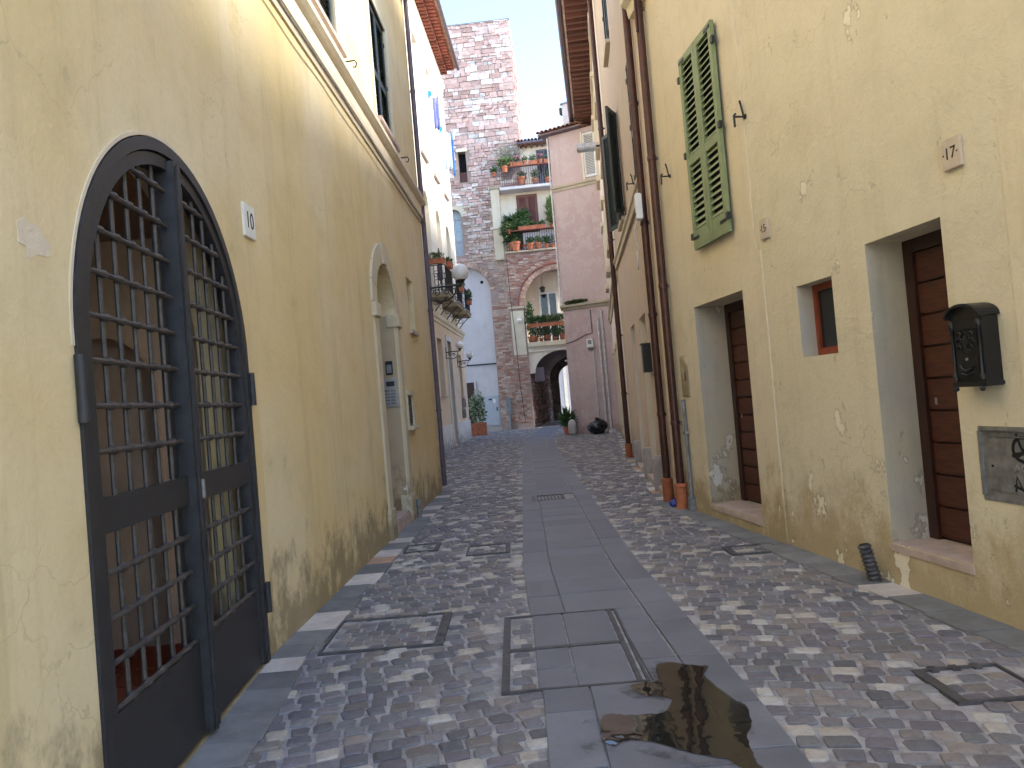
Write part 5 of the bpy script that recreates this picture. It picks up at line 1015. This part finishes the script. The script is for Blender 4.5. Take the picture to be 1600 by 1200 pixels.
for i in range(60):
    a = r8.gauss(0, .55); l = r8.uniform(.8, 2.3); x, z, y = r8.uniform(-.2, .2), r8.uniform(-.4, .6), -.1; pts = [(x, y, z)]
    for k in range(4): x += math.sin(a) * l / 4 + r8.gauss(0, .05); z += math.cos(a) * l / 4; y -= r8.uniform(-.04, .1); pts.append((x, y, z))
    tw.tube(pts, [.014, .011, .008, .006, .003], 4, caps=False)
tw.build('twigs', 'twig', t); foliage((.1, -.25, 1.0), (.75, .25, .75), 420, .1, r8, .3).build('foliage', 'leaf_pale', t)
potted('climbing plant rising at the left side of the loggia arch', HT(6.3, .0, 4.6), P1, .6, (.28, .2, 1.0), 420, .17, 'leaf')
for i, s in enumerate((6.45, 6.95, 7.4, 7.9)): potted(['first', 'second', 'third', 'fourth'][i] + ' leafy trough from the left on the loggia railing', HT(s, -.32, 5.4), tr2, .2, (.32, .18, .26), 230, .16, ['leaf', 'leaf', 'leaf_light', 'leaf'][i], 'flower_trough', cat='flower pot')
for i, s in enumerate((6.5, 6.85, 7.2, 7.6, 8.0)): potted(['first', 'second', 'third', 'fourth', 'fifth'][i] + ' pot from the left on the loggia floor behind the bars', HT(s, -.1, 4.6), [P1, P2][i % 2], .3, (.26, .15, .32), 170, .16, 'leaf')
t = thing('lantern', 'black hanging lantern inside the loggia arch', 'lantern', HT(7.12, .5, 7.35)); MB().tube([(0, 0, .3), (0, 0, 1.1)], .01, 5).build('chain', 'iron_black', t); MB().lathe([(.1, 0), (.15, .22), (.2, .24), (.06, .34)], 8).build('cage', 'iron_black', t)
t = thing('wall_lantern', 'small white spotlight on the brick pier beside the loggia arch', 'spotlight', HT(5.75, 0, 5.75)); MB().lathe([(.05, 0), (.12, .1), (.13, .16), (.04, .2)], 12, (0, -.16, 0)).build('shade', 'plastic_white', t); MB().tube([(0, 0, .1), (0, -.14, .16)], .015, 6).build('arm', 'iron_black', t)
cab = thing('utility_cabinet', 'grey metal utility cabinet door under the bricked-up white arch', 'cabinet', T.at(3.76, .2, .33)); MB().box(-.46, .46, -.03, .02, -.05, 1.6).build('frame', 'cabinet_grey', cab); MB().box(-.41, .41, -.055, -.03, .0, 1.54).build('door', 'cabinet_grey', cab, bev=.006)
MB().box(-.12, .06, -.06, -.055, 1.36, 1.44).build('sign', 'iron_black', cab); MB().box(.28, .34, -.075, -.055, .75, .95).build('handle', 'iron_black', cab); MB().box(.12, .26, -.06, -.055, 1.2, 1.42).build('label', 'plastic_white', cab)
o = MB().tube([(2.6, -.06, 3.7), (4.2, -.06, 3.68), (4.75, -.06, 3.76)], .04, 8).build('water_pipe', 'iron_black', None, T.at(0, .15, 0)); tag(o, 'dark horizontal pipe crossing the white blind arch', 'pipe')
t = thing('conduit_box', 'grey conduit with box on the brick pier by the utility cabinet', 'pipe', T.at(4.75, 0, 0)); MB().box(-.14, .14, -.16, 0, .85, 1.75).build('box', 'pipe_grey', t, bev=.01); MB().tube([(.03, -.1, 0), (.03, -.1, .85)], .06, 8).build('pipe', 'pipe_grey', t)
t = thing('potted_shrub', 'tall variegated shrub in a square terracotta pot by the corner of the cream house', 'potted plant', Matrix.Translation((-1.78, 36.2, 0))); pm = trough_mesh(.75, .6, .62); inst('pot', pm, t); r9 = random.Random(9)
foliage((0, 0, 1.25), (.42, .4, .8), 300, .2, r9, .3).build('foliage', 'leaf', t); foliage((0, -.05, 1.4), (.45, .42, .85), 420, .17, r9, .3).build('pale_foliage', 'leaf_pale', t); MB().tube([(0, 0, .5), (.05, 0, 1.2), (-.04, 0, 2.0)], .03, 6).build('stem', 'twig', t)
potted('strap-leaved plant in a pot at the foot of the pink building', Matrix.Translation((2.12, 30.1, 0)), P1, .3, (.35, .3, .42), 130, .45, 'leaf', strap=True, up=.9)
t = MB().lathe([(.16, 0), (.17, .12), (.16, .42), (.13, .55), (.06, .61), (.01, .62)], 14).build('stone_bollard', 'plaster_white', None, Matrix.Translation((2.28, 29.75, 0)), smooth=True); tag(t, 'short white rounded stone bollard at the corner of the pink building', 'bollard'); MB().lathe([(.19, 0), (.19, .06)], 14).build('base', 'border_stone', t)
bgm = MB(); bgm.sphere((0, 0, .27), .34, 22, 14, .85); o = bgm.build('trash_bag', 'plastic_black', None, Matrix.Translation((3.2, 28.9, 0)) @ Matrix.Diagonal((1.2, 1, 1, 1)), smooth='all'); tag(o, 'knotted black rubbish bag lying against the pink wall', 'rubbish bag'); r6 = random.Random(6)
for v in o.data.vertices:
    k = 1 + r6.uniform(-.07, .07) + .1 * math.sin(v.co.x * 13 + v.co.z * 7) + .06 * math.sin(v.co.y * 17); v.co.x *= k; v.co.y *= k; v.co.z = max(0.0, v.co.z * (1 + .1 * math.sin(v.co.x * 9)))
MB().tube([(.0, 0, .46), (.0, -.02, .56), (.02, -.03, .62)], [.12, .05, .09], 8).build('knot', 'plastic_black', o)
t = MB().box(-.14, .14, -.1, .1, 0, .12).build('crumpled_paper', 'plastic_white', None, Matrix.Translation((3.75, 28.7, 0)) @ Matrix.Rotation(.5, 4, 'Z'), bev=.03); tag(t, 'scrap of white paper on the ground beside the black rubbish bag', 'litter'); MB().box(-.05, .12, -.05, .09, .12, .16).build('folded_corner', 'plastic_white', t, bev=.02)
